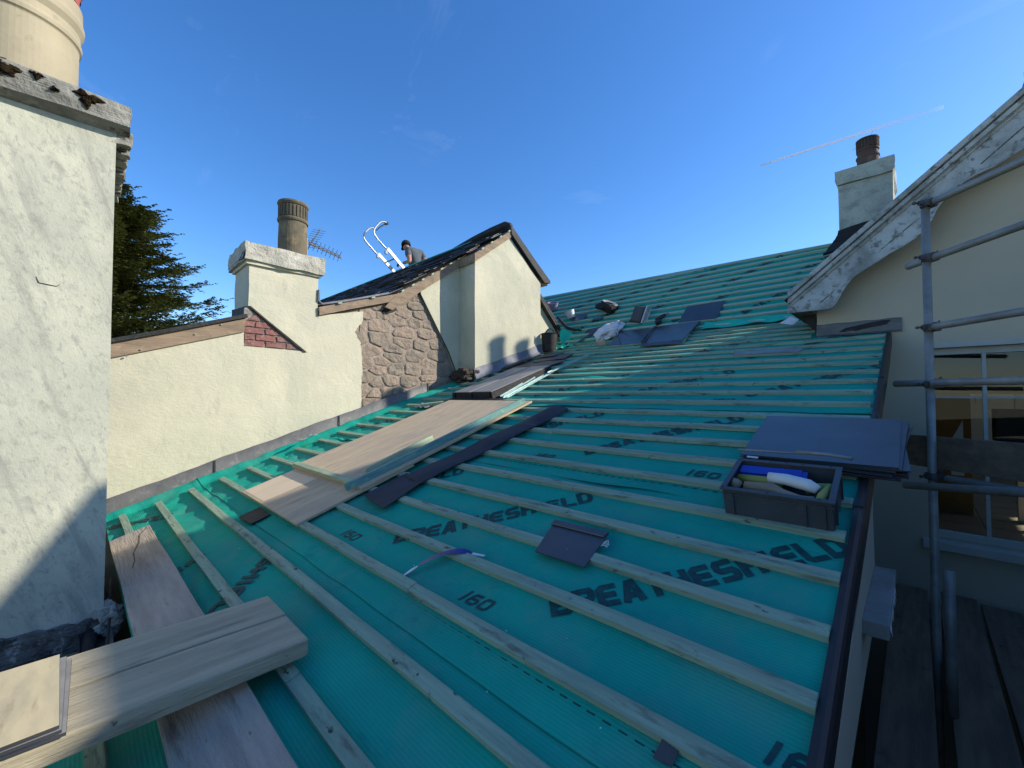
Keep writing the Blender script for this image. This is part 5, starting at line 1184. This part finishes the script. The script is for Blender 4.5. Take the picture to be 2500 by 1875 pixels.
# ------------------------------------------------------------------ roof ladder, aerial, roofer
XLl, XRr = -8.50, -8.15
def z7(a, b): return (850+a/8.848, 520+b/8.848)
ld = thing('roof_ladder', 'white metal roof ladder with curved hooks sticking up over the ridge', 'ladder', T(-8.3, 5.0, 2.8))
def yz(pts, X): return [on(*z7(*p), 0, X) for p in pts]
for X, rail, tub in ((XLl, [(1010, 1290), (650, 880)], [(655, 885), (600, 870), (480, 730), (370, 600), (338, 545), (335, 500), (350, 450), (385, 400), (430, 355), (490, 322), (530, 322), (560, 335)]),
                     (XRr, [(1190, 1180), (850, 770)], [(855, 775), (800, 750), (720, 660), (650, 580), (590, 500), (560, 445), (553, 390), (565, 345), (600, 295), (640, 250), (680, 210), (720, 190), (770, 190), (815, 205), (840, 225)])):
    a, b = yz(rail, X); d = (b-a).normalized(); a2 = a-d*1.2
    M = Matrix((Vector((1, 0, 0)), d, Vector((1, 0, 0)).cross(d))).transposed()
    obj('side_rail', MB().box((a2+b)/2, (.028, (b-a2).length, .068), M), M_alu, ld, world=True)
    obj('hook', MB().tube(yz(tub, X), .017, 10), M_alu, ld, world=True, smooth=True)
a = yz([(830, 1060)], XLl)[0]; b = yz([(980, 970)], XRr)[0]
dl = (yz([(1190, 1180)], XRr)[0]-yz([(850, 770)], XRr)[0]).normalized()
for k in range(4): p1 = a+dl*.28*k; p1.x = XLl; p2 = p1.copy(); p2.x = XRr; obj('rung', MB().tube([p1, p2], .015, 10), M_galv, ld, world=True)
h1, h2 = yz([(560, 335)], XLl)[0], yz([(600, 375)], XRr)[0]
obj('hook_bar', MB().tube(yz([(840, 225), (760, 260), (680, 310), (610, 375)], XRr), .013, 8).tube([yz([(800, 235)], XRr)[0], yz([(855, 225)], XRr)[0]], .03, 8), M_black, ld, world=True)
obj('hook_bar', MB().tube([h1, yz([(560, 335)], XRr)[0]], .013, 8), M_alu, ld, world=True)
obj('wheel_bracket', MB().box(yz([(820, 850)], XRr)[0], (.05, .05, .07)).box(yz([(640, 940)], XLl)[0], (.05, .05, .06)), M_galv, ld, world=True)

ae = thing('tv_aerial', 'spiky television aerial behind the cream chimney pot', 'aerial', T(-5.75, 2.07, 1.7))
q0 = on(748, 587, 0, -5.75)
obj('mast', MB().tube([(-5.75, 2.075, 1.5), (-5.75, 2.075, 2.08)], .012, 8), M_galv, ae, world=True)
e0 = on(748, 590, 0, -5.75); e1 = on(830, 627, 0, -5.75)
obj('boom', MB().tube([e0, e1], .008, 8), M_galv, ae, world=True)
mb = MB()
for i in range(8):
    c = e0.lerp(e1, .12+.86*i/7)
    for dx, dz in ((.09, .09), (.09, -.09)): mb.tube([c-Vector((dx, .01, dz))*.62, c+Vector((dx, .01, dz))*.62], .0032, 5)
    mb.box(c, (.02, .03, .03))
obj('elements', mb, M_coupler, ae, world=True)
mb = MB(); a, b = on(750, 608, 0, -5.85), on(783, 558, 0, -5.85); mb.tube([a, b], .008, 6)
for i in range(9): 
    c = a.lerp(b, .1+.1*i); mb.tube([c-Vector((.10, .05, -.03)), c+Vector((.10, .05, -.03))], .003, 5)
obj('reflector', mb, M_galv, ae, world=True)

# roofer kneeling behind the ridge
def skin(name, chains, m, parent, rad, sub=2):
    vs = []; es = []; rs = []; idx = {}
    for ch in chains:
        prev = None
        for key, p, r in ch:
            if key not in idx: idx[key] = len(vs); vs.append(Vector(p)); rs.append(r)
            i = idx[key]
            if prev is not None and prev != i: es.append((prev, i))
            prev = i
    M = Matrix.Identity(4)
    inv = parent.matrix_world.inverted()
    me = bpy.data.meshes.new(name); me.from_pydata([tuple(inv @ p) for p in vs], es, []); me.materials.append(m)
    o = bpy.data.objects.new(name, me); COL.objects.link(o); o.parent = parent
    s = o.modifiers.new('skin', 'SKIN'); 
    for i, r in enumerate(rs): me.skin_vertices[0].data[i].radius = (r if isinstance(r, tuple) else (r, r))
    me.skin_vertices[0].data[0].use_root = True; s.use_smooth_shade = True
    b = o.modifiers.new('sub', 'SUBSURF'); b.levels = sub; b.render_levels = sub
    return o
pr = thing('person', 'roofer in a dark cap and grey t-shirt bending over behind the ridge', 'person', T(-8.3, 5.5, 2.3)); bpy.context.view_layer.update()
def w7(a, b, y): return on(*z7(a, b), 1, y)
pel = w7(1430, 1240, 5.42); chest = w7(1435, 900, 5.40); neck = w7(1330, 800, 5.37); belly = w7(1450, 1080, 5.42)
hd = w7(1255, 740, 5.33)
shN, shF = chest+Vector((-.02, -.17, .05)), chest+Vector((.02, .17, .05))
elN = w7(1335, 1040, 5.16); haN = w7(1175, 1085, 5.05); haE = w7(1100, 1110, 5.0)
elF = elN+Vector((.05, .42, .02)); haF = haN+Vector((.0, .25, -.03))
kn = pel+Vector((-.42, .15, -.25)); kn2 = pel+Vector((-.36, .42, -.30)); ft = pel+Vector((.0, .25, -.55)); ft2 = pel+Vector((.05, .5, -.60))
body = [[('pel', pel, .135), ('belly', belly, (.14, .125)), ('chest', chest, (.155, .13)), ('neck0', neck.lerp(chest, .3), .085), ('neck', neck, .058), ('head0', neck.lerp(hd, .5), .06), ('hd', hd, .085), ('hd2', hd+(hd-neck)*.35+Vector((0, 0, .03)), .07)],
        [('chest', chest, .155), ('shN', shN, .075), ('elN', elN, .047), ('haN', haN, .032)], [('chest', chest, .155), ('shF', shF, .075), ('elF', elF, .047), ('haF', haF, .032)],
        [('pel', pel, .135), ('kn', kn, .075), ('ft', ft, .05)], [('pel', pel, .135), ('kn2', kn2, .075), ('ft2', ft2, .05)]]
skin('body', body, M_skin, pr, None)
# clothing
skin('tshirt', [[('belly', belly+Vector((0, 0, -.10)), .165), ('b2', belly, (.165, .15)), ('chest', chest, (.178, .152)), ('n', neck.lerp(chest, .45), .098)],
                [('chest', chest, .178), ('shN', shN, .096), ('sl', shN.lerp(elN, .62), .075)], [('chest', chest, .178), ('shF', shF, .096), ('sl2', shF.lerp(elF, .62), .075)]], M_shirt, pr, None)
skin('trousers', [[('pel', pel, .155), ('pu', pel.lerp(belly, .4), .15)], [('pel', pel, .155), ('kn', kn, .09), ('ft', ft, .065)], [('pel', pel, .155), ('kn2', kn2, .09), ('ft2', ft2, .065)]], M_trouser, pr, None)
# cap: dome and peak
hx = (w7(1150, 800, 5.33)-hd).normalized()
c0 = hd+Vector((-.01, 0, .055))
MBc = MB().lathe([(.108, -.02), (.110, .02), (.100, .06), (.07, .095), (.03, .108), (0, .11)], 18)
zz = Vector((-.20, .02, .95)).normalized(); xx = hx-zz*hx.dot(zz); xx.normalize(); MM = Matrix((xx, zz.cross(xx), zz)).transposed().to_4x4()
MBc.xf(Matrix.Translation(c0)@MM)
MBc.xf(Matrix.Identity(4)); 
pk = MB(); vs = []
for i in range(9):
    a = -1.0+2.0*i/8; vs += [Vector((.10*math.cos(a), .10*math.sin(a), -.012)), Vector((.10*math.cos(a)+.085*(math.cos(a*1.1)), .085*math.sin(a), -.045))]
pk.add(vs, [(2*i, 2*i+1, 2*i+3, 2*i+2) for i in range(8)]); pk.xf(Matrix.Translation(c0)@MM)
MBc.add(pk.v, pk.f)
o = obj('cap', MBc, M_cap, pr, world=True, smooth=True); s_ = o.modifiers.new('t', 'SOLIDIFY'); s_.thickness = .008
# ear, nose
obj('ear', MB().lathe([(0, -.012), (.018, -.008), (.022, 0), (.016, .01), (0, .012)], 10).xf(Matrix.Translation(w7(1275, 740, 5.24))@RX(90)), M_skin, pr, world=True, smooth=True)
fc = hd+hx*.085+Vector((0, 0, -.03)); obj('nose', MB().lathe([(0, -.02), (.016, -.015), (.012, .01), (0, .028)], 10, fc), M_skin, pr, world=True, smooth=True)
# gloved hands: palm and separate curled fingers
def hand(pw, pe, nm):
    d = (pe-pw).normalized(); sdv = d.cross(Vector((0, 0, 1))).normalized(); dn = d.cross(sdv)
    if dn.z > 0: dn = -dn
    ch = [[('w', pw, .030), ('p', pw+d*.05, (.040, .026)), ('p2', pw+d*.09, (.042, .024))]]
    for k, (o_, ln) in enumerate(((-.030, .030), (-.010, .036), (.010, .034), (.030, .026))):
        b0 = pw+d*.09+sdv*o_; ch.append([('p2', pw+d*.09, .04), ('k%d' % k, b0+d*.015, .011), ('m%d' % k, b0+d*.02+d*ln*.7+dn*.018, .010), ('t%d' % k, b0+d*.02+d*ln*.6+dn*.048, .008)])
    ch.append([('p', pw+d*.05, .04), ('th', pw+d*.06-sdv*.045, .013), ('th2', pw+d*.085-sdv*.055+dn*.02, .010)])
    skin(nm, ch, M_black, pr, None)
hand(haN, haE, 'gloved_hand'); hand(haF, haF+Vector((-.08, -.06, -.03)), 'gloved_hand')

# ------------------------------------------------------------------ conifer behind the wall
D = 19.0
def far(x, y, D): d = ray(x, y); d = d/d.dot(Vector((-sa, ca, 0))); return d*D
tbase = far(205, 965, D); tx, ty = tbase.x, tbase.y
tree = thing('conifer_tree', 'broad dark green conifer rising behind the cream wall and near chimney', 'tree', T(tx, ty, GZ))
top = 9.9
obj('trunk', MB().tube([(0, 0, 0), (.05, 0, 6), (.0, .05, 12), (0, 0, top-GZ)], [.42, .32, .18, .03], 14), M_bark, tree, smooth=True)
rt = random.Random(17); NV = []; NF = []; LV = MB()
HT = top-GZ
def spray(p, d, ln, dens):
    """a drooping frond: stem with many short needle-leaf quads"""
    d = d.normalized(); side = d.cross(Vector((0, 0, 1))).normalized(); n = max(5, int(ln/.05*dens))
    for i in range(n):
        t = (i+rt.random())/n; c = p+d*ln*t+Vector((0, 0, -.10*ln*t*t+.04*math.sin(t*9)))
        for s in (-1, 1):
            L = .16*(1.1-t*.6)*rt.uniform(.7, 1.3); dr = (side*s*rt.uniform(.5, 1)+d*rt.uniform(.4, 1.0)+Vector((0, 0, rt.uniform(-.3, .35)))).normalized()
            w = dr.cross(Vector((rt.uniform(-.4, .4), rt.uniform(-.4, .4), 1))).normalized()*rt.uniform(.028, .055)
            o = len(NV); NV.extend([c-w*.5, c+dr*L*.5-w, c+dr*L, c+dr*L*.5+w]); NF.append((o, o+1, o+2, o+3))
def crown_r(z):
    t = (z-3.0)/(HT-3.0)
    return 7.6*max(0, 1-t)**.60*(1-.25*math.exp(-((t)/.10)**2))+.15
zz_ = 3.2
while zz_ < HT-.2:
    rr0 = crown_r(zz_); nb = 5 if zz_ < HT-2 else 4; a0 = rt.uniform(0, 6.3)
    for k in range(nb):
        a = a0+2*math.pi*k/nb+rt.uniform(-.3, .3); rr = rr0*rt.uniform(.70, 1.10); zj = zz_+rt.uniform(-.35, .35); rj = (rt.uniform(-.3, .3), rt.uniform(-.3, .3)); lift_ = rt.uniform(.02, .26)
        dv = Vector((math.cos(a), math.sin(a), 0)); ptsb = []
        m_ = 9
        for i in range(m_+1):
            t = i/m_; ptsb.append(dv*rr*t+Vector((rj[0]*math.sin(t*3), rj[1]*math.sin(t*2.5), zj-.08*rr*math.sin(t*2.4)+rr*t*t*lift_)))
        LV.tube(ptsb, [max(.008, .055*(1-.9*i/m_)*min(1, rr/3)) for i in range(m_+1)], 5, cap=False)
        for i in range(1, m_+1):
            t = i/m_
            if t < .22: continue
            for s in (-1, 1):
                sd = Vector((-dv.y, dv.x, 0))*s
                for jj in range(5):
                    pp = ptsb[i].lerp(ptsb[i-1], rt.random()); ln = (.30+.75*rr/6*(1-t*.65))*rt.uniform(.7, 1.25)
                    spray(pp, (dv*rt.uniform(.5, 1.0)+sd*rt.uniform(.4, 1)+Vector((0, 0, rt.uniform(-.35, .6)))), ln, 1.0)
        spray(ptsb[-1], dv+Vector((0, 0, .35)), rt.uniform(.35, .75), 1.1); spray(ptsb[-2], dv+Vector((0, 0, .1)), .5, 1)
    zz_ += .185*(1 if zz_ < HT-3 else .85)
obj('branches', LV, M_bark, tree)
mb = MB(); mb.v = NV; mb.f = NF
me = bpy.data.meshes.new('crown'); me.from_pydata([tuple(p) for p in NV], [], NF); me.materials.append(M_needle)
o = bpy.data.objects.new('crown', me); COL.objects.link(o); o.parent = tree
# twigs of a bare bush beyond the ridge
q = far(1463, 700, 24); 
mb = MB(); rt2 = random.Random(5)
for i in range(7):
    p = Vector((rt2.uniform(-.25, .25), rt2.uniform(-.2, .2), 0)); hgt = rt2.uniform(.75, 1)
    mb.tube([Vector((p.x*.4, p.y*.4, 0)), p+Vector((0, 0, (q.z-GZ)*.8*hgt)), p*1.5+Vector((rt2.uniform(-.1, .1), 0, (q.z-GZ)*hgt))], [.03, .012, .005], 5)
o = solo('bare_sapling', mb, M_bark, T(q.x, q.y, GZ), 'thin bare twigs just showing over the green ridge', 'sapling')

# contrail high in the sky
A, B = far(1857, 404, 3000), far(2300, 262, 3000)
n = 14; pts = [A.lerp(B, i/n) for i in range(n+1)]
M_con = bpy.data.materials.new('contrail_ice'); M_con.use_nodes = True; t = M_con.node_tree; N, L = t.nodes, t.links; N.remove(N['Principled BSDF'])
df = N.new('ShaderNodeBsdfDiffuse'); df.inputs[0].default_value = (.97, .98, 1, 1); tl_ = N.new('ShaderNodeBsdfTranslucent'); tl_.inputs[0].default_value = (.97, .98, 1, 1)
m1 = N.new('ShaderNodeMixShader'); m1.inputs[0].default_value = .5; L.new(df.outputs[0], m1.inputs[1]); L.new(tl_.outputs[0], m1.inputs[2])
tcn = N.new('ShaderNodeTexCoord'); sx = N.new('ShaderNodeSeparateXYZ'); L.new(tcn.outputs['Generated'], sx.inputs[0])
mr = N.new('ShaderNodeMapRange'); mr.inputs[3].default_value = 1.0; mr.inputs[4].default_value = 0.02; L.new(sx.outputs['Z'], mr.inputs[0])
tpn = N.new('ShaderNodeBsdfTransparent'); m2 = N.new('ShaderNodeMixShader'); L.new(mr.outputs[0], m2.inputs[0]); L.new(tpn.outputs[0], m2.inputs[1]); L.new(m1.outputs[0], m2.inputs[2]); L.new(m2.outputs[0], N['Material Output'].inputs[0])
o = solo('contrail', MB().tube(pts, [4.5+11*(i/n) for i in range(n+1)], 10), M_con, Matrix.Identity(4), 'thin white aircraft trail slanting above the ridge chimney', 'contrail', smooth=True)
bpy.context.view_layer.update()
